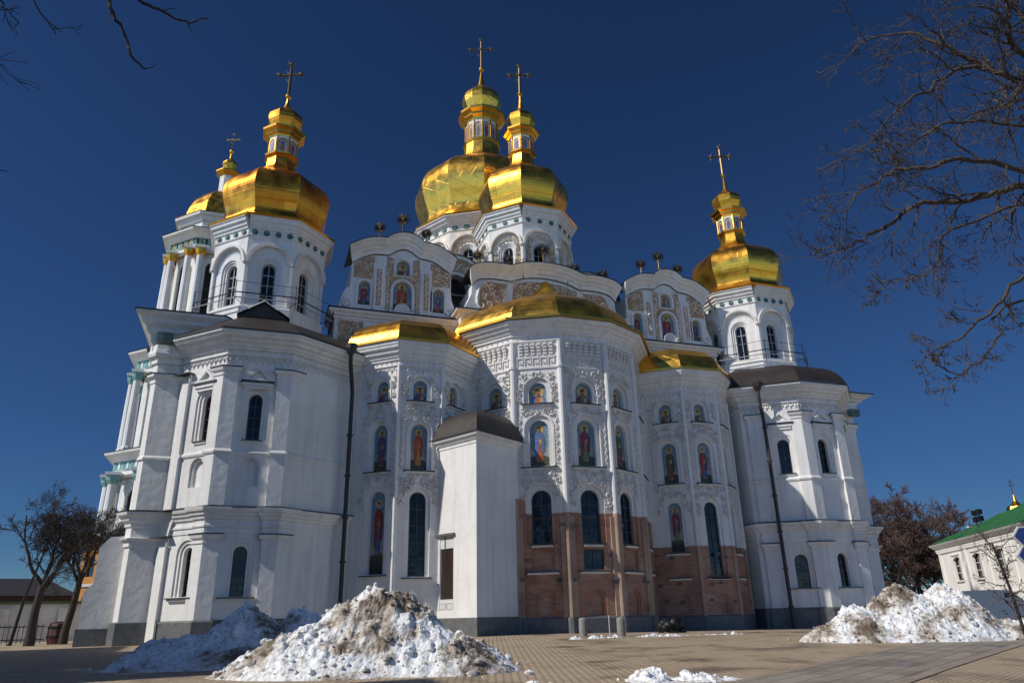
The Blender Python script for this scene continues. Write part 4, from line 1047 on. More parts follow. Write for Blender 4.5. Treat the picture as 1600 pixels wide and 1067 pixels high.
def ground():
    xs = [-700, -400, -200, -120, -80]+[-60+2*i for i in range(61)]+[70, 90, 120, 200, 400, 700]
    ys = [-300, -150, -90, -65]+[-55+2*i for i in range(46)]+[45, 60, 90, 150, 300, 600, 1200]
    V = [(x, y, zg(x, y)) for y in ys for x in xs]; n = len(xs); F = [(j*n+i, j*n+i+1, (j+1)*n+i+1, (j+1)*n+i) for j in range(len(ys)-1) for i in range(n-1)]
    mb = MB(); mb.mesh(V, F, PAVE); struct(mb.build('pavement', None, True))
    # grey slab path crossing on the right, between kerb strips
    def band(u0, u1, name, m, h):
        mb = MB(); pts = []
        A = Vector((-6.28, -29.66)); B = Vector((31.7, -7.9)); t = (B-A).normalized(); nn = Vector((-t.y, t.x)); n = 60
        for k in range(n):
            q = []
            for kk in (k, k+1):
                for u in (u0, u1):
                    p = A-t*14+t*((B-A).length+40)*(kk/n)+nn*u; q.append((p.x, p.y, zg(p.x, p.y)+h))
            mb.face([q[1], q[0], q[2], q[3]], m)
        struct(mb.build(name))
    band(-2.3, 0, 'path', PATH, .012); band(-2.55, -2.3, 'kerb_strip', KERB, .016); band(0, .25, 'kerb_strip', KERB, .016)
ground()

# ---------------- snow
def snow_mat(name, dirt, seed):
    m = mat(name, (.86, .88, .9), .6); b = m.node_tree.nodes['Principled BSDF']; tc = N(m, 'ShaderNodeTexCoord')
    mp = N(m, 'ShaderNodeMapping'); mp.inputs['Location'].default_value = (seed, seed*.7, 0); L(m, tc.outputs['Object'], mp.inputs[0])
    t = N(m, 'ShaderNodeTexNoise'); t.inputs['Scale'].default_value = .75; t.inputs['Detail'].default_value = 9; t.inputs['Roughness'].default_value = .68; L(m, mp.outputs[0], t.inputs[0])
    f = N(m, 'ShaderNodeTexNoise'); f.inputs['Scale'].default_value = 7; f.inputs['Detail'].default_value = 6; L(m, mp.outputs[0], f.inputs[0])
    ft = N(m, 'ShaderNodeMath', operation='MULTIPLY_ADD'); L(m, f.outputs[0], ft.inputs[0]); ft.inputs[1].default_value = .32; L(m, t.outputs[0], ft.inputs[2])
    fs_ = N(m, 'ShaderNodeMath', operation='SUBTRACT'); L(m, ft.outputs[0], fs_.inputs[0]); fs_.inputs[1].default_value = .16
    c = ramp(m, fs_.outputs[0], [(.5-dirt*.2, (.84, .86, .88)), (.56-dirt*.2, (.52, .47, .41)), (.62-dirt*.16, (.20, .155, .11)), (.74-dirt*.1, (.10, .075, .055)), (.80, (.5, .45, .4))])
    L(m, mixc(m, .8, c, ramp(m, f.outputs[0], [(.32, (.45, .40, .35)), (.5, (1, 1, 1))]), 'MULTIPLY'), b.inputs['Base Color'])
    bp = N(m, 'ShaderNodeBump'); bp.inputs['Distance'].default_value = .06; L(m, f.outputs[0], bp.inputs['Height']); L(m, bp.outputs[0], b.inputs['Normal'])
    b.inputs['Subsurface Weight'].default_value = 0
    return m
SN1 = snow_mat('shaded_pile_snow', -.1, 3); SN2 = snow_mat('dirty_snow', .12, 11.3); SN3 = snow_mat('gritty_snow', .16, 27); SN0 = snow_mat('clean_snow', -.4, 5)
def lump(mb, c, r, m, rng):
    V = []; nu, nv = 7, 5; k = Vector((rng.uniform(-9, 9), rng.uniform(-9, 9), 0))
    sx, sy, sz = rng.uniform(.7, 1.3), rng.uniform(.7, 1.3), rng.uniform(.6, 1)
    ring_ = []
    for i in range(nv+1):
        a = pi*i/nv
        for j in range(nu):
            d = Vector((sin(a)*cos(2*pi*j/nu), sin(a)*sin(2*pi*j/nu), cos(a))); q = r*(1+.42*noise.noise(d*1.5+k))
            V.append(c+Vector((d.x*q*sx, d.y*q*sy, d.z*q*sz)))
    F = [(i*nu+j, (i+1)*nu+j, (i+1)*nu+(j+1) % nu, i*nu+(j+1) % nu) for i in range(nv) for j in range(nu)]
    mb.mesh(V, F, m)
def snow_pile(c, lx, ly, h, ang, m, label, seed, peaks, chunks=220, res=.045):
    rng = random.Random(seed); mb = MB(); nx, ny = int(2*lx/res), int(2*ly/res); ca, sa = cos(ang), sin(ang)
    V = []; idx = {}
    off = Vector((seed*3.1, seed*1.7, 0))
    def H(u, v):
        e = 0
        for pu, pv, ru, rv, ph in peaks:
            q = sqrt(((u-pu)/ru)**2+((v-pv)/rv)**2); e = max(e, ph*max(0, 1-q**1.45))
        if e <= 0: return -.06
        p = Vector((u*lx, v*ly, 0))+off
        r = noise.fractal(p*1.1, 1.0, 2.0, 5)*.24+abs(noise.noise(p*2.3))*.22-.06
        cr = noise.voronoi(p*3.2)[0][0]; r += (.35-cr)*.22
        cr2 = noise.voronoi(p*8)[0][0]; r += (.3-cr2)*.14; r += noise.noise(p*16)*.035
        return h*e+r*min(1, e*3.5)*(.45+.55*e)
    for j in range(ny+1):
        for i in range(nx+1):
            u, v = -1+2*i/nx, -1+2*j/ny; x, y = u*lx, v*ly
            wx, wy = c.x+ca*x-sa*y, c.y+sa*x+ca*y
            V.append((wx+noise.noise(Vector((x*4, y*4, seed)))*.05, wy+noise.noise(Vector((x*4, y*4, seed+9)))*.05, zg(wx, wy)+H(u, v)))
    F = []
    for j in range(ny):
        for i in range(nx):
            q = (j*(nx+1)+i, j*(nx+1)+i+1, (j+1)*(nx+1)+i+1, (j+1)*(nx+1)+i)
            if max(V[k][2]-zg(V[k][0], V[k][1]) for k in q) > -.05: F.append(q)
    mb.mesh(V, F, m)
    for _ in range(chunks):
        u, v = rng.uniform(-1, 1), rng.uniform(-1, 1); e = H(u, v)
        if e < .02 and rng.random() < .93: continue
        x, y = u*lx, v*ly; wx, wy = c.x+ca*x-sa*y, c.y+sa*x+ca*y
        r = rng.uniform(.02, .065)*(1 if rng.random() < .86 else 1.9)
        lump(mb, Vector((wx, wy, zg(wx, wy)+max(e, 0)+r*.3)), r, m, rng)
    return tag(mb.build('snow_pile', None, False), label, 'snow pile')
p2 = gpt(582, 19.6); p1 = gpt(358, 24.5); p3 = gpt(1440, 31); p4 = gpt(1050, 16.2)
snow_pile(p2, 3.9, 1.9, 2.0, -YAW-.02, SN2, 'tall sunlit snow pile streaked with brown dirt, in front of the narrow white annex', 2,
          [(-.02, .15, .58, .95, 1.0), (.16, .1, .5, .9, .93), (-.25, -.1, .70, .85, .62), (.42, -.12, .52, .7, .52), (-.62, -.2, .36, .5, .16)], 520)
snow_pile(p1, 3.35, 2.3, 1.75, -YAW+.05, SN1, 'broad bluish snow pile lying in shade before the left chapel', 5,
          [(.12, .2, .6, .8, .86), (.62, .25, .42, .7, .92), (-.35, .0, .6, .8, .52), (.2, -.35, .7, .6, .35), (-.1, -.7, .8, .3, .1)], 240)
snow_pile(p3, 4.7, 2.0, 2.0, -YAW+.04, SN3, 'gritty snow pile at the right beside the grey van', 8,
          [(-.12, .1, .52, .9, .9), (.24, .1, .42, .9, .95), (-.5, -.05, .45, .7, .55), (.60, -.1, .40, .7, .36), (.0, -.3, .6, .6, .45)], 420)
snow_pile(p4, 1.35, .8, .36, -YAW, SN0, 'small clean heap of snow alone on the clay paving', 13,
          [(-.35, .1, .45, .7, 1.0), (.15, .0, .6, .6, .5), (.35, -.05, .35, .5, .62), (.6, -.1, .4, .3, .2)], 50, .04)
p5 = gpt(850, 15.2)
snow_pile(p5, .62, .45, .2, -YAW, SN0, 'little lump of snow at the bottom edge, right of the tall dirty pile', 17, [(-.2, .0, .8, .8, .35), (.45, .1, .35, .5, 1.0)], 30, .04)

p6 = gpt(1010, 33.2)
snow_pile(p6, 4.6, .35, .10, -YAW+.30, SN0, 'thin strip of leftover snow along the foot of the brick apse', 23, [(-.5, 0, .5, .9, 1), (.2, 0, .45, .8, .8), (.75, 0, .25, .6, 1)], 20, .07)
# ---------------- bollards by the apse
def bollard(p, label):
    mb = MB(); mb.lathe((0, 0), [(.0, -.1), (.18, -.1), (.18, .66), (.165, .71), (.1, .75), (0, .76)], 16, 0, GRAN2)
    o = mb.build('bollard', None, True); o.location = p; return tag(o, label, 'bollard', 'stone bollards by the brick base')
GRAN2 = mat('pale_granite', (.26, .25, .23), .7, nz=5, var=.3)
a = gpt(910, 33.8); bollard(a, 'round stone bollard before the brick apse, the one nearer the white annex')
a = gpt(969, 33.6); bollard(a, 'round stone bollard before the brick apse, beside the sunlit corner shaft')
mb = MB(); a = gpt(951, 33.4); mb.tube([a-Vector((0, 0, .1)), a+Vector((.0, 0, .8))], .02, WOODW, 6); mb.ball(a+Vector((0, 0, .8)), .03, WOODW)
tag(mb.build('marker_post'), 'thin white post between the two stone bollards', 'post')
# heap of near-black lumps at the corner between brick apses
mb = MB(); a = gpt(1046, 37.5); rng = random.Random(3)
for k in range(9): lump(mb, a+Vector((rng.uniform(-.6, .6), rng.uniform(-.3, .3), rng.uniform(.05, .45))), rng.uniform(.2, .32), IRON, rng)
tag(mb.build('dark_heap', None, True), 'heap of dark lumps in the corner between the brick apses', 'heap')

# ---------------- bare trees
BARK = mat('dark_bark', (.045, .036, .030), .9, nz=6, bump=(14, .03), var=.4)
BARKW = mat('brown_bark', (.075, .057, .045), .85, nz=8, bump=(18, .02), var=.4)  # slightly paler brown, for the large right-hand tree
TWIG = mat('reddish_twigs', (.10, .06, .048), .8); TWIGD = mat('dark_twigs', (.06, .046, .04), .8)
def rand_perp(d, rng):
    v = Vector((rng.gauss(0, 1), rng.gauss(0, 1), rng.gauss(0, 1))); v = v-d*v.dot(d); return v.normalized()
def limb(mb, p, d, ln, r, depth, rng, m, par, tw=None):
    """crooked tapering limb with side shoots; par: dict(split, droop, up, min)"""
    n = max(3, int(4+ln*1.6)); pts = [p.copy()]; rads = [r]; q = p.copy(); dd = d.normalized()
    for i in range(n):
        dd = (dd+rand_perp(dd, rng)*par['crook']+Vector((0, 0, par['up'] if depth > 0 else par['tip']))).normalized()
        q = q+dd*(ln/n); pts.append(q.copy()); rads.append(max(r*(1-.72*(i+1)/n), par['min']))
    mb.tube(pts, rads, tw if (tw and depth <= 1) else m, 6 if r > .05 else (4 if r > .015 else 3), False)
    if depth <= 0: return
    k = par['split'][min(depth, len(par['split'])-1)]
    for j in range(k):
        t = rng.uniform(.22, 1.0); i = min(int(t*n), n-1); b = pts[i].lerp(pts[i+1], t*n-i if t*n-i <= 1 else 1)
        base = (pts[i+1]-pts[i]).normalized(); pr = rand_perp(base, rng)
        a = rng.uniform(.45, 1.05); nd = base*cos(a)+pr*sin(a)
        limb(mb, b, nd, ln*rng.uniform(.42, .68)*(1-.25*t), max(rads[i]*rng.uniform(.45, .65), par['min']), depth-1, rng, m, par, tw)
def bare_tree(p, h, r, seed, label, group, m=BARK, depth=4, lean=(0, 0), split=(4, 4, 5, 5, 6), tw=None, spread=.55, fork=.34, minr=.012):
    rng = random.Random(seed); root = tag(empty('bare_tree', p), label, 'tree', group)
    t = MB(); top = Vector((lean[0], lean[1], h*fork)); pts = [Vector((0, 0, -.4)), Vector((0, 0, h*.08)), top*.55+Vector((rng.uniform(-.1, .1), 0, 0)), top]
    t.tube(pts, [r*1.35, r*1.05, r*.9, r*.78], m, 9, False); t.build('trunk', root, True)
    c = MB(); par = dict(crook=.24, up=.05, tip=.03, split=split, min=minr)
    nb = 5
    for k in range(nb):
        a = 2*pi*k/nb+rng.uniform(-.4, .4); sp = spread*rng.uniform(.6, 1.25) if k else .1
        limb(c, top-Vector((0, 0, rng.uniform(0, h*.06))), Vector((sin(sp)*cos(a), sin(sp)*sin(a), cos(sp))), h*rng.uniform(.42, .56), r*.5, depth, rng, m, par, tw)
    c.build('crown', root); return root
G1 = 'bare trees left of the cathedral'
bare_tree(gpt(54, 44), 6.9, .21, 21, 'dark bare tree with a forked trunk standing by the white wall, farther from the cathedral', G1, BARK, 4, (.1, 0), (4, 5, 6, 6, 7), None, .78, .40, .008)
bare_tree(gpt(106, 46), 7.2, .19, 33, 'leaning dark bare tree close to the cathedral buttress, in front of the yellow house', G1, BARK, 4, (.25, .1), (4, 5, 6, 6, 6), None, .62, .44, .008)
G2 = 'bare trees behind the cathedral on the right'
for k, (u, d, h) in enumerate(((1398, 112, 20.5), (1420, 118, 22.5), (1446, 124, 24.0), (1470, 116, 21.5), (1494, 128, 21.5))):
    bare_tree(gpt(u, d), h, .3, 60+k, ['reddish bare tree just right of the cathedral corner', 'reddish bare tree second from the cathedral corner', 'tallest reddish bare tree in the middle of the clump behind the snow', 'reddish bare tree in front of the clump near the green roofed house', 'reddish bare tree behind the floodlights of the green roof'][k], G2, BARK, 4, (0, 0), (4, 6, 6, 6, 5), TWIG, .46, .16, .030)
def near_tree(base, h, r, limbs, label, seed, m, tw, depth, ks, jit=.02):
    rng = random.Random(seed); root = tag(empty('bare_tree', base), label, 'tree'); t = MB()
    pts = [Vector((0, 0, -.3)), Vector((.05, .03, h*.3)), Vector((-.05, .1, h*.65)), Vector((0, 0, h))]
    t.tube(pts, [r*1.3, r, r*.8, r*.55], m, 10, False); t.build('trunk', root, True)
    c = MB(); par = dict(crook=.30, up=-.01, tip=.03, split=(4, 4, 5, 4, 4), min=.0045)
    for pth, r0, r1, dep, cnt, lnf in limbs:
        P = [p-base for p in pth]
        if Vector((P[0].x, P[0].y)).length < 3.6: P[0] = Vector((0, 0, min(P[0].z, h-.3)))
        P = [Vector(q) for q in smooth([tuple(p) for p in P], 5)]
        n = len(P); P = [p+Vector((rng.gauss(0, 1), rng.gauss(0, 1), rng.gauss(0, 1)))*(jit if 0 < i < n-1 else 0) for i, p in enumerate(P)]
        R = [(r0+(r1-r0)*i/(n-1))*.85 for i in range(n)]; c.tube(P, R, m, 7, False)
        for j in range(cnt):
            t_ = .12+.88*(j+rng.random())/cnt; i = min(int(t_*(n-1)), n-2); b = P[i].lerp(P[i+1], .5); base_d = (P[i+1]-P[i]).normalized(); pr = rand_perp(base_d, rng)
            a = rng.uniform(.5, 1.1); limb(c, b, base_d*cos(a)+pr*sin(a)+Vector((0, 0, ks)), lnf*rng.uniform(.6, 1.2)*(1-.45*t_), max(R[i]*.5, .008), dep, rng, m, par, tw)
    sd = Vector((_r.x, _r.y, 0))*(1 if seed == 5 else -1)
    for k in range(6): limb(c, Vector((0, 0, h*(.55+.42*k/5))), sd*rng.uniform(.5, 1)+Vector((_fw.x, _fw.y, 0))*rng.uniform(-.9, .9)+Vector((0, 0, rng.uniform(.2, .9))), rng.uniform(2.2, 3.4), r*.34, 3, rng, m, dict(par, up=.03), tw)
    c.build('crown', root); return root
def pth(*q): return [px(*a) for a in q]
B1 = gpt(1935, 13.8)
near_tree(B1, 10.2, .22, [
    (pth((1790, 420, 13.6), (1700, 330, 13.3), (1600, 290, 13), (1530, 310, 12.8), (1440, 320, 12.6), (1380, 355, 12.5), (1330, 385, 12.4), (1283, 398, 12.3)), .085, .012, 2, 22, 1.4),
    (pth((1600, 290, 13), (1520, 250, 12.6), (1450, 262, 12.3), (1390, 270, 12.2), (1340, 305, 12.0), (1310, 345, 11.9)), .055, .010, 2, 17, 1.1),
    (pth((1790, 260, 13.6), (1690, 160, 13.2), (1600, 130, 13), (1530, 100, 12.8), (1470, 70, 12.6), (1410, 50, 12.5), (1335, 72, 12.4)), .085, .012, 2, 22, 1.4),
    (pth((1600, 130, 13), (1520, 105, 12.7), (1450, 140, 12.4), (1400, 175, 12.2), (1340, 240, 12.1)), .05, .010, 2, 16, 1.1),
    (pth((1800, 470, 13.6), (1700, 430, 13.2), (1620, 420, 13), (1560, 470, 12.8), (1520, 510, 12.6), (1480, 540, 12.5), (1440, 562, 12.4)), .05, .010, 2, 17, .85),
    (pth((1600, 440, 13), (1568, 480, 12.9), (1560, 530, 12.7), (1520, 575, 12.6), (1485, 583, 12.5), (1450, 560, 12.4)), .028, .008, 2, 11, .6),
    (pth((1790, 180, 13.6), (1660, 60, 13.2), (1590, 20, 13), (1560, -40, 12.8), (1480, -90, 12.5)), .07, .014, 2, 18, 1.4),
    (pth((1620, 60, 13), (1580, 60, 12.7), (1575, 20, 12.5), (1566, -30, 12.3)), .055, .04, 2, 14, 1.2),
    (pth((1500, 300, 12.7), (1490, 360, 12.5), (1470, 400, 12.4), (1440, 430, 12.3), (1375, 440, 12.2)), .03, .008, 2, 16, .8),
    (pth((1560, 200, 12.9), (1500, 190, 12.5), (1440, 215, 12.3), (1400, 240, 12.1)), .035, .009, 2, 16, .9),
    ], 'large bare tree reaching in from the right edge, its twigs against dark blue sky', 5, BARKW, TWIGD, 2, -.05)
B2 = px(-620, 900, 9.5); B2 = Vector((B2.x, B2.y, zg(B2.x, B2.y)))
near_tree(B2, 10.5, .2, [
    (pth((-620, -60, 9.4), (-260, -190, 9), (-60, -180, 8.6), (90, -120, 8.3), (163, -60, 8.1), (170, 5, 8.0), (190, 45, 8.0), (205, 85, 8.0), (226, 108, 8.0)), .05, .011, 0, 6, .3),
    (pth((90, -120, 8.3), (160, -40, 8.2), (215, 0, 8.1), (255, 18, 8.1), (290, 35, 8.1), (325, 28, 8.1)), .032, .011, 0, 5, .3),
    (pth((-620, -20, 9.4), (-260, -80, 9.6), (-80, -60, 10), (30, -30, 10.3), (60, 15, 10.4), (88, 55, 10.4)), .03, .008, 1, 7, .55),
    (pth((-80, -60, 10), (-20, -20, 10.2), (10, 15, 10.2), (30, 36, 10.2)), .02, .007, 1, 5, .4),
    (pth((-620, 330, 9.4), (-260, 280, 9), (-120, 250, 9.2), (-30, 262, 9.3), (12, 268, 9.3)), .02, .006, 0, 3, .25),
    ], 'bare tree reaching in at the top left corner with a few hanging twigs', 9, BARK, None, 1, -.1, .009)

# ---------------- bell tower behind the cathedral
def bell_tower():
    c = (-27.0, 76.3); root = tag(empty('bell_tower', (*c, .8)), 'white and turquoise bell tower with gilded dome behind the left chapel', 'bell tower')
    b = lambda mb, n, par=None, **k: (lambda o: (setattr(o, 'parent', par or root), par or setattr(o, 'matrix_parent_inverse', Matrix.Translation((-c[0], -c[1], -.8))), o)[2])(mb.build(n, None, **k))
    rot = radians(22.5)
    def ring_(r, z, n=8): return [(c[0]+r*sin(2*pi*k/n+rot), c[1]-r*cos(2*pi*k/n+rot)) for k in range(n+1)]
    tiers = [(0, 11.2, 0, 21.5), (1, 10.2, 24.6, 36.8), (2, 7.9, 42.5, 57.2)]
    for ti, r, z0, z1 in tiers:
        w = MB(); fld = MB()
        core = ring_(r*.80, z0)
        sweep(w, core, [(0, z0-1), (0, z1+.2)], PL)
        cn = b(w, 'bell_tier')
        tr = MB()
        sweep(tr, ring_(r*.84, 0), [(0, z0-.9), (.5, z0-.8), (.5, z0+.9), (.3, z0+1.1), (0, z0+1.2)], PL)
        sweep(tr, ring_(r*.86, 0), [(0, z1-.3), (.5, z1), (.5, z1+.5), (.7, z1+.7)], PL)
        sweep(tr, ring_(r*.86, 0), [(.66, z1+.7), (.62, z1+1.9)], TURQ)
        sweep(tr, ring_(r*.86, 0), [(.7, z1+1.9), (1.0, z1+2.2), (1.3, z1+2.5), (1.9, z1+2.8), (2.0, z1+3.1)], PL); sweep(tr, ring_(r*.86, 0), [(2.0, z1+3.12), (2.1, z1+3.2), (-1, z1+4.2)], LEAD)
        P_(tr.build('entablature'), cn)
        fr_n = MB()
        for k in range(8):
            f = face_fr(c, r*.86+.66*1.08, 2*pi*k/8, 8)
            for j in range(9): fbox(fr_n, f, f.len*(j+.3)/9, f.len*(j+.7)/9, -.06, .05, z1+.85, z1+1.75, (GTRIM if ti == 2 else PL) if j % 2 else (IRON if ti == 2 else TURQ))
        P_(fr_n.build('frieze'), cn)
        for k in range(8):
            a = 2*pi*(k+.5)/8
            for da in (-.13, .13):
                x, y = c[0]+r*.93*sin(a+da), c[1]-r*.93*cos(a+da); s = MB(); rr = .58 if ti else .72
                s.tube([(x, y, z0+1.0), (x, y, z0+(z1-z0)*.45), (x, y, z1-1.1)], [rr, rr*.97, rr*.82], PL, 10); s.tube([(x, y, z0-.2), (x, y, z0+.8), (x, y, z0+1.05)], [rr*1.35, rr*1.35, rr*1.15], PL, 8)
                s.tube([(x, y, z1-1.3), (x, y, z1-.8), (x, y, z1-.1)], [rr*.95, rr*1.35, rr*1.5], GTRIM if ti == 2 else TURQ, 8)
                s.box(x-rr*1.4, x+rr*1.4, y-rr*1.4, y+rr*1.4, z1-.1, z1+.3, PL)
                P_(s.build('column'), cn)
            f = face_fr(c, r*.80, 2*pi*k/8, 8); o = MB(); ww = f.len*.42
            poly_faces(o, f, [arch(f.len/2, ww, z0+1.2, z1-1.8)], .02, DARK); ring(o, f, f.len/2, ww, ww+.7, z0+1.2, z1-1.8, .0, .25, PL); P_(o.build('belfry_opening'), cn)
    d = MB(); rt = 6.1
    sweep(d, ring_(6.3, 0), [(0, 60), (0, 62.6), (.3, 62.8), (.6, 63.4), (1.0, 63.6), (1.1, 64.0)], PL); sweep(d, ring_(6.3, 0), [(1.1, 64.02), (1.2, 64.1), (-.8, 64.6)], GTRIM); b(d, 'attic')
    d = MB(); d.lathe(c, [(6.0, 64.4), (5.9, 65.6), (5.5, 67.2), (4.8, 68.7), (3.7, 70.0), (2.4, 70.9), (1.6, 71.4)], 8, rot, GOLD); dm = b(d, 'dome')
    d = MB(); d.lathe(c, [(1.55, 71.3), (1.4, 71.6), (1.4, 74.9)], 8, rot, STU); d.lathe(c, [(1.45, 74.8), (1.9, 75.2), (2.2, 75.5), (2.2, 75.7), (1.2, 76.0)], 8, rot, GTRIM); P_(d.build('lantern'), dm)
    d = MB(); d.lathe(c, [(1.0, 75.9), (1.05, 76.4), (1.3, 77.5), (1.15, 78.0), (.5, 78.5), (.22, 79.0), (.15, 80.0)], 8, rot, GOLD); P_(d.build('lantern_dome'), dm)
    d = MB(); d.ball((*c, 80.4), .42, GTRIM); d.build('orb', dm); cross(dm, c, 80.7, 3.9, GTRIM)
bell_tower()

# ---------------- right: white house with green roof, van, signs
GRN = mat('green_roof_metal', (.055, .21, .07), .45, .1, nz=.8, var=.25)
HW = mat('house_limewash', (.84, .81, .75), .85, nz=.8, var=.12)
BROWN = mat('brown_window_wood', (.10, .04, .03), .6)
def green_house():
    A = px(1463, 850, 70); Bp = px(1600, 820, 55); A = Vector((A.x, A.y)); Bp = Vector((Bp.x, Bp.y)); t = (Bp-A).normalized(); nb = Vector((-t.y, t.x))
    nb = -Vector((t.y, -t.x))
    E2 = A+t*26; z0 = -1.5; z1 = 6.1
    root = tag(empty('house', (A.x, A.y, z0)), 'white two storey house with green metal roof at the right edge', 'house')
    inv = Matrix.Translation((-A.x, -A.y, -z0)); A2 = px(1463, 850, 100); root.location = (A2.x, A2.y, -2.55); root.scale = (1.43, 1.43, 1.43)
    def b(mb, n, par=None, **k):
        o = mb.build(n, None, **k); o.parent = par or root
        if not par: o.matrix_parent_inverse = inv
        return o
    pth_ = [tuple(A+nb*11), tuple(A), tuple(E2), tuple(E2+nb*11)]
    w = MB(); fr = Fr(A, E2); fs = Fr(A+nb*11, A); holes = []; dat = []
    for k in range(9):
        c = 3.6+k*3.9
        if c > fr.len-1.5: break
        o, inn, d = reveal(w, fr, c, 1.6, 3.3, 5.0, HW, ((0, .22),), lambda c, w_, a, q: [(c-w_/2, a), (c+w_/2, a), (c+w_/2, q-.2), (c+w_/4, q-.06), (c, q), (c-w_/4, q-.06), (c-w_/2, q-.2)]); holes.append(o); dat.append((inn, d, c))
    wall(w, fr, 0, fr.len, z0, z1, holes, HW); wall(w, fs, 0, fs.len, z0, z1, [], HW)
    for z in (2.15,): sweep(w, pth_, [(0, z), (.06, z+.03), (.12, z+.12), (.12, z+.2), (0, z+.22)], HW)
    sweep(w, pth_, [(0, 5.4), (.05, 5.42), (.05, 5.55), (.15, 5.6), (.15, 5.75), (.3, 5.85), (.42, 5.98), (.5, 6.1)], HW)
    for k in range(int(fr.len/.3)): fbox(w, fr, k*.3, k*.3+.16, 0, .14, 5.44, 5.59, HW)
    for c in (.35, 5.6, 9.4, 13.3): fbox(w, fr, c-.25, c+.25, 0, .07, z0, 5.4, HW)
    wl = b(w, 'wall')
    for inn, d, c in dat:
        mb = MB(); poly_faces(mb, fr, [inn], d, GLASS); strip(mb, fr, inn, d+.05, rect(c-.7, c+.7, 3.42, 4.86)[:2]+[(c+.7, 4.7), (c+.4, 4.86), (c, 4.9), (c-.4, 4.86), (c-.7, 4.7)], d+.05, BROWN)
        fbox(mb, fr, c-.05, c+.05, d+.005, d+.05, 3.4, 4.9, WOODW)
        for z in (3.85, 4.35): fbox(mb, fr, c-.7, c+.7, d+.005, d+.04, z-.03, z+.03, WOODW)
        fbox(mb, fr, c-1.0, c-.83, 0, .06, 3.3, 5.1, HW); fbox(mb, fr, c+.83, c+1.0, 0, .06, 3.3, 5.1, HW); fbox(mb, fr, c-1.0, c+1.0, 0, .08, 5.1, 5.22, HW); fbox(mb, fr, c-.75, c+.75, 0, .12, 3.2, 3.29, HW); b(mb, 'window', wl)
    rf = MB(); R0 = [A-t*.5-nb*.5, E2+t*.5-nb*.5, E2+t*.5+nb*11.5, A-t*.5+nb*11.5]; rd = [A+t*6+nb*5.5, E2-t*6+nb*5.5]; zr = 8.8; ze = 6.12
    q = lambda p, z: (p.x, p.y, z)
    rf.face([q(R0[0], ze), q(R0[1], ze), q(rd[1], zr), q(rd[0], zr)], GRN); rf.face([q(R0[2], ze), q(R0[3], ze), q(rd[0], zr), q(rd[1], zr)], GRN)
    rf.face([q(R0[3], ze), q(R0[0], ze), q(rd[0], zr)], GRN); rf.face([q(R0[1], ze), q(R0[2], ze), q(rd[1], zr)], GRN); rf.face([q(p, ze-.01) for p in R0[::-1]], GRN)
    for k in range(1, 17):      # standing seams
        u = 1.5*k; p0 = A-t*.5-nb*.5+t*u
        f = min(1, u/6.5); p1 = p0+nb*6*f
        rf.tube([(p0.x, p0.y, ze+.03), (p1.x, p1.y, ze+(zr-ze)*f+.03)], .03, GRN, 4)
    b(rf, 'roof')
    fl = MB()
    for k, u in enumerate((3.0, 3.9)):
        p = A+t*u*1.0+nb*2.2; z = 7.45
        for h in (.75, .25): fl.box(p.x-.2, p.x+.2, p.y-.15, p.y+.1, z+h-.18, z+h+.18, IRON)
        fl.tube([(p.x, p.y, z-.6), (p.x, p.y, z+.8)], .04, IRON, 6)
    p = A+t*3.4+nb*2.2; fl.box(p.x-1.2, p.x+1.2, p.y-.1, p.y+.1, 7.05, 7.15, WOODW); b(fl, 'floodlights')
green_house()
cp = px(1591, 802, 120); root = tag(empty('cupola', (cp.x, cp.y, cp.z-3)), 'small gilded cupola with cross peeking over the green roof', 'cupola')
mb = MB(); mb.lathe((0, 0), [(.7, -9), (.7, 2.4), (.9, 2.5), (.9, 2.7), (.6, 2.8)], 8, 0, HW); mb.build('lantern', root)
mb = MB(); mb.lathe((0, 0), [(.6, 2.75), (1.05, 3.1), (1.25, 3.5), (1.1, 3.9), (.6, 4.2), (.25, 4.6), (.1, 5.4), (0, 5.6)], 8, 0, GOLDO); mb.build('dome', root)
o = MB(); o.tube([(0, 0, 5.5), (0, 0, 7.6)], .05, CROSS, 5); o.tube([(-.5, .1, 6.7), (.5, -.1, 6.7)], .045, CROSS, 5); o.tube([(-.25, .05, 7.15), (.25, -.05, 7.15)], .04, CROSS, 5); o.build('cross', root)

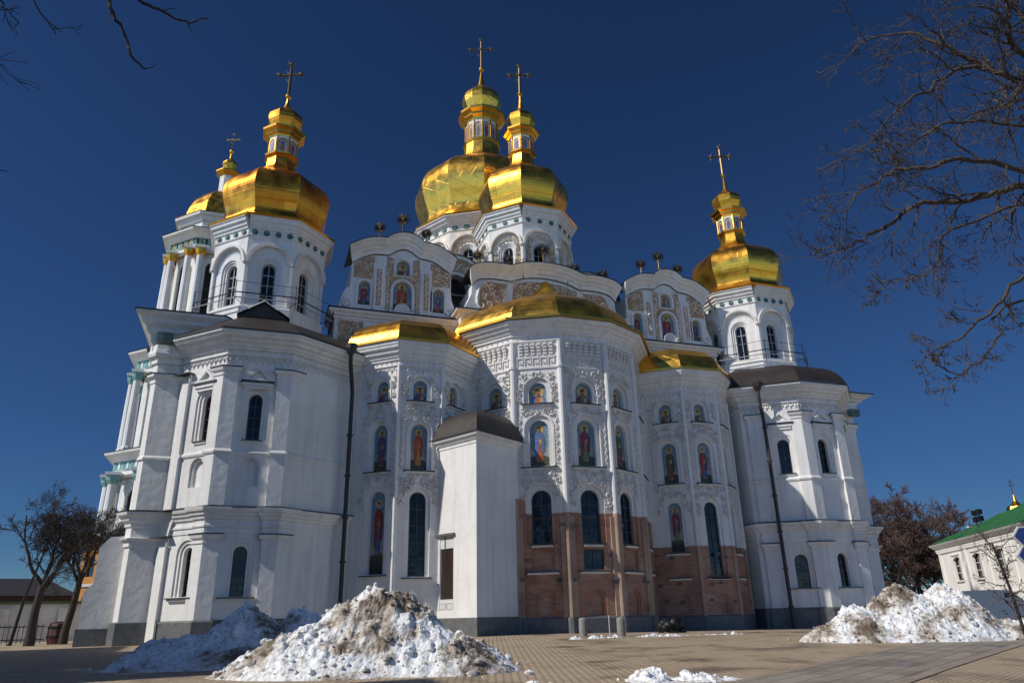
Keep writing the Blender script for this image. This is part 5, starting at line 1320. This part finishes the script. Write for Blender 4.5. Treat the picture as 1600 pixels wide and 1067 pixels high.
VAN = mat('grey_van_paint', (.17, .20, .23), .35, .3)
TYRE = mat('tyre_rubber', (.02, .02, .02), .9); LAMP = mat('tail_lamp', (.3, .02, .02), .3)
def van():
    a = gpt(1556, 50); root = tag(empty('van', a), 'grey panel van half hidden behind the right snow pile', 'van'); root.rotation_euler = (0, 0, radians(-16))
    prof = [(-2.5, .35), (-2.55, .9), (-2.5, 1.9), (-2.3, 2.12), (-.2, 2.16), (.6, 2.1), (1.35, 1.42), (2.35, 1.12), (2.5, .8), (2.45, .35)]
    mb = MB(); h = .95
    inset = lambda z: h-(.16*max(0, z-1.1))
    Lf = [(x, -inset(z), z) for x, z in prof]; Rt = [(x, inset(z), z) for x, z in prof]
    mb.face(Lf, VAN); mb.face(Rt[::-1], VAN)
    for i in range(len(prof)): j = (i+1) % len(prof); mb.face([Lf[j], Lf[i], Rt[i], Rt[j]], VAN)
    bd = mb.build('body', root); m_ = bd.modifiers.new('bevel', 'BEVEL'); m_.width = .09; m_.segments = 3
    for s in (-1, 1):
        g = MB(); y = s*.955; pts = [(.55, y*.90, 1.45), (1.15, y*.93, 1.45), (.62, y*.86, 1.98), (.2, y*.86, 2.0), (.1, y*.92, 1.45)]
        g.face(pts if s < 0 else pts[::-1], GLASS); g.build('side_window', root)
        for x in (-1.6, 1.65):
            w = MB(); w.tube([(x, s*.72, .33), (x, s*.97, .33)], .34, TYRE, 18); wl = w.build('wheel', root); r = MB(); r.tube([(x, s*.96, .33), (x, s*.985, .33)], .19, VAN, 12); r.build('rim', wl)
        t = MB(); t.box(-2.58, -2.5, s*.72-.09, s*.72+.09, .95, 1.5, LAMP); t.build('tail_light', root)
    g = MB(); g.face([(.72, -.78, 2.02), (1.3, -.84, 1.5), (1.3, .84, 1.5), (.72, .78, 2.02)], GLASS); g.build('windscreen', root)
    g = MB(); g.box(-2.62, -2.45, -.9, .9, .35, .6, IRON); g.build('bumper', root)
    g = MB(); g.box(-.25, -.1, -.99, -.955, 1.05, 1.1, IRON); g.build('handle', root)
van()
BLUE = mat('sign_blue', (.02, .045, .19), .45); YEL = mat('sign_lettering', (.55, .52, .30), .6)
def sign():
    b_ = px(1655, 860, 16); base = Vector((b_.x, b_.y, zg(b_.x, b_.y))); root = tag(empty('signpost', base), 'blue arrow direction signs on a post at the right edge', 'sign')
    mb = MB(); mb.tube([(0, 0, -.2), (0, 0, 3.9)], .045, IRON, 8); mb.build('post', root)
    rt = Vector((_r.x, _r.y, 0)); nn = Vector((_fw.x, _fw.y, 0)).normalized()*-1
    for v, tip, u1, lines in ((838, 1581, 1668, (('ЦЕРКВА', -.02), ('church', -.10))), (868, 1588, 1668, (('МУЗЕЙ', -.02), ('museum', -.10)))):
        c = px(tip, v, 16)-base; ln = (px(u1, v, 16)-base-c).dot(rt); p = lambda x, z, d: c+rt*x+Vector((0, 0, z))+nn*d
        mb = MB(); out = [(0, 0), (.14, -.17), (ln, -.17), (ln, .17), (.14, .17)]
        for d, s, m_ in ((.02, 1, WOODW), (-.02, 1, IRON)): mb.face([p(x, z, d) for x, z in (out if d > 0 else out[::-1])], m_)
        for i in range(5): a, q = out[i], out[(i+1) % 5]; mb.face([p(*a, .02), p(*a, -.02), p(*q, -.02), p(*q, .02)], WOODW)
        i_ = [(.03, 0), (.15, -.145), (ln-.02, -.145), (ln-.02, .145), (.15, .145)]; mb.face([p(x, z, .024) for x, z in i_], BLUE)
        s_ = mb.build('arrow_board', root)
        tx = MB()                              # blurred lettering: only its left ends are in view
        for r_, z in ((0, .045), (1, -.055)):
            x = .30
            for k in range(7):
                wv = .05; tx.face([p(x, z, .028), p(x+wv*.35, z, .028), p(x+wv*.35, z+.06, .028), p(x, z+.06, .028)], YEL); tx.face([p(x+wv*.4, z+.022, .028), p(x+wv*.8, z+.022, .028), p(x+wv*.8, z+.042, .028), p(x+wv*.4, z+.042, .028)], YEL); x += .075
        tx.build('lettering', s_)
sign()
# sapling in front of the house
a = gpt(1596, 29); rng = random.Random(77); root = tag(empty('sapling', a), 'young bare sapling in front of the white house and van', 'tree')
mb = MB(); mb.tube([(0, 0, -.2), (-.2, 0, 1.6), (-.5, 0, 3.0)], [.055, .045, .03], BARK, 7); mb.build('trunk', root)
mb = MB(); par = dict(crook=.3, up=.03, tip=.0, split=(3, 4, 4), min=.008)
for k in range(15): limb(mb, Vector((-.62*(.35+.6*k/15), 0, 3.2*(.25+.7*k/15))), Vector((rng.uniform(-1, 1), rng.uniform(-1, 1), rng.uniform(-.1, .8))).normalized(), rng.uniform(.5, 1.1), .022, 2, rng, TWIG, par)
mb.build('crown', root)

# ---------------- left: wall, railing, lamp, yellow house, dark slope
LW = mat('old_wall_plaster', (.55, .55, .53), .9, nz=.6, var=.3); MOSS = mat('mossy_coping', (.07, .12, .05), .9, nz=2, var=.4)
def left_side():
    A = gpt(-420, 62); B = gpt(135, 58); f = Fr((A.x, A.y), (B.x, B.y)); mb = MB(); z0 = min(A.z, B.z)-.5; fbox(mb, f, 0, f.len, -.5, 0, z0, z0+2.75, LW)
    k = 0
    while k*3.2 < f.len: fbox(mb, f, k*3.2, k*3.2+.5, 0, .18, z0, z0+2.5, LW); k += 1
    w = tag(mb.build('wall'), 'long pale plaster wall with mossy coping behind the left trees', 'wall')
    mb = MB(); fbox(mb, f, 0, f.len, -.75, .2, z0+2.75, z0+2.9, MOSS); c = mb.build('coping', w)
    # low iron railing
    A = gpt(-300, 52); B = gpt(75, 50); f = Fr((A.x, A.y), (B.x, B.y)); mb = MB(); z = A.z
    for h in (.2, .85): fbox(mb, f, 0, f.len, -.02, .02, z+h, z+h+.05, IRON)
    k = 0
    while k*.22 < f.len: mb.tube([f.P(k*.22, 0, z-.1), f.P(k*.22, 0, z+1.0)], .016, IRON, 4); k += 1
    k = 0
    while k*2.4 < f.len: mb.tube([f.P(k*2.4, 0, z-.1), f.P(k*2.4, 0, z+1.2)], .05, IRON, 6); mb.ball(f.P(k*2.4, 0, z+1.25), .08, IRON); k += 1
    tag(mb.build('railing'), 'low black iron railing along the foot of the pale wall', 'railing')
    a = gpt(24, 47); mb = MB(); mb.tube([a-Vector((0, 0, .2)), a+Vector((.25, 0, 2.2)), a+Vector((.75, 0, 4.6))], [.09, .07, .05], IRON, 8)
    mb.ball(a+Vector((.78, 0, 4.7)), .16, IRON); mb.ball(a, .14, IRON); tag(mb.build('lamp_post'), 'slim dark post leaning beside the leftmost tree', 'post')
    a = gpt(96, 47); mb = MB(); mb.lathe((a.x, a.y), [(0, a.z), (.42, a.z), (.5, a.z+.3), (.5, a.z+.8), (.44, a.z+1.0), (.2, a.z+1.1), (0, a.z+1.1)], 12, 0, BROWN)
    for z in (.3, .75): mb.lathe((a.x, a.y), [(.5, a.z+z), (.53, a.z+z+.02), (.53, a.z+z+.1), (.5, a.z+z+.12)], 12, 0, IRON)
    tag(mb.build('barrel'), 'dark reddish barrel standing before the pale wall between the trees', 'barrel')
    # yellow house
    OC = mat('ochre_plaster', (.50, .22, .05), .85, nz=1, var=.25); A = gpt(112, 66); B = gpt(190, 62); f = Fr((A.x, A.y), (B.x, B.y)); z = A.z-.5
    mb = MB(); wn = [arch(1.1, .8, z+1.6, z+3.6), arch(2.9, .8, z+1.6, z+3.6), arch(1.1, .8, z+4.8, z+6.3), arch(2.9, .8, z+4.8, z+6.3)]
    wall(mb, f, 0, f.len, z, z+7, wn, OC); fs = Fr(f.P(0, -9, 0), f.P(0, 0, 0)); wall(mb, fs, 0, 9, z, z+7, [], OC)
    fbox(mb, f, -.2, f.len+.2, -9, .25, z+7.0, z+7.2, LW); fbox(mb, f, -.1, f.len, 0, .1, z+4.1, z+4.3, LW)
    h = tag(mb.build('house'), 'yellow ochre house glimpsed between the left tree and the buttress', 'house')
    for q in wn: g = MB(); poly_faces(g, f, [q], -.15, GLASS); strip(g, f, q, 0, q, -.15, OC); g.build('window', h)
    r = MB(); P = f.P; r.box8([P(-.4, .5, z+7.21), P(f.len+.4, .5, z+7.21), P(f.len+.4, -9.5, z+7.21), P(-.4, -9.5, z+7.21), P(-.4, -4, z+9), P(f.len+.4, -4, z+9), P(f.len+.4, -5, z+9), P(-.4, -5, z+9)], LEAD); r.build('roof', h)
    # long dark-roofed building behind the wall
    A = gpt(-380, 84); B = gpt(112, 80); f = Fr((A.x, A.y), (B.x, B.y)); z = A.z-.5; DW = mat('dark_brick_wall', (.07, .045, .035), .9, nz=1, var=.4); mb = MB(); fbox(mb, f, 0, f.len, -10, 0, z, z+4.0, DW)
    h = tag(mb.build('house'), 'long dark low house behind the pale wall on the left', 'house'); r = MB(); P = f.P
    r.box8([P(-.4, .6, z+4.0), P(f.len+.4, .6, z+4.0), P(f.len+.4, -10.5, z+4.0), P(-.4, -10.5, z+4.0), P(3, -4.9, z+5.7), P(f.len-3, -4.9, z+5.7), P(f.len-3, -5.1, z+5.7), P(3, -5.1, z+5.7)], LEAD); r.build('roof', h)
    for k in range(8): g = MB(); c = 3+k*4.4; poly_faces(g, f, [rect(c, c+1.1, z+1.6, z+3.2)], .02, GLASS); strip(g, f, rect(c-.12, c+1.22, z+1.48, z+3.32), .05, rect(c, c+1.1, z+1.6, z+3.2), .03, LW); g.build('window', h)
left_side()

# large building south of the square (outside the view) whose shadow lies across the left foreground
def refectory():
    S = Vector((cos(SUN_AZ), sin(SUN_AZ)))
    mb = MB(); x1 = -37.0; H = 17.5
    y0, y1 = -60, -7.0
    blocks = [(-12.5, -7.0, 14.0), (-24.6, -12.5, 21.8), (-29.0, -24.6, 14.5), (-60, -29.0, 21.0)]
    for a, b_, hh in blocks: mb.box(x1-16, x1, a, b_, -.5, hh, HW)
    fe = Fr((x1, y1), (x1, y0)) ; fe = Fr((x1, y0), (x1, y1))
    for k in range(9):
        c = 3+k*4.8
        for z in (2, 8): ring(mb, fe, c, 1.6, 2.1, z, z+3.6, 0, .15, PL)
    h = tag(mb.build('house'), 'tall white monastery building across the square, outside the view', 'house')
    for k in range(9):
        c = 3+k*4.8
        for z in (2, 8): g = MB(); poly_faces(g, fe, [arch(c, 1.6, z, z+3.6)], .02, GLASS); g.build('window', h)
    r = MB()
    for a, b_, hh in blocks: r.box8([(x1-16.3, a-.2, hh+.01), (x1+.3, a-.2, hh+.01), (x1+.3, b_+.2, hh+.01), (x1-16.3, b_+.2, hh+.01), (x1-9, a+1, hh+2), (x1-7, a+1, hh+2), (x1-7, b_-1, hh+2), (x1-9, b_-1, hh+2)], GRN)
    r.build('roof', h)
refectory()
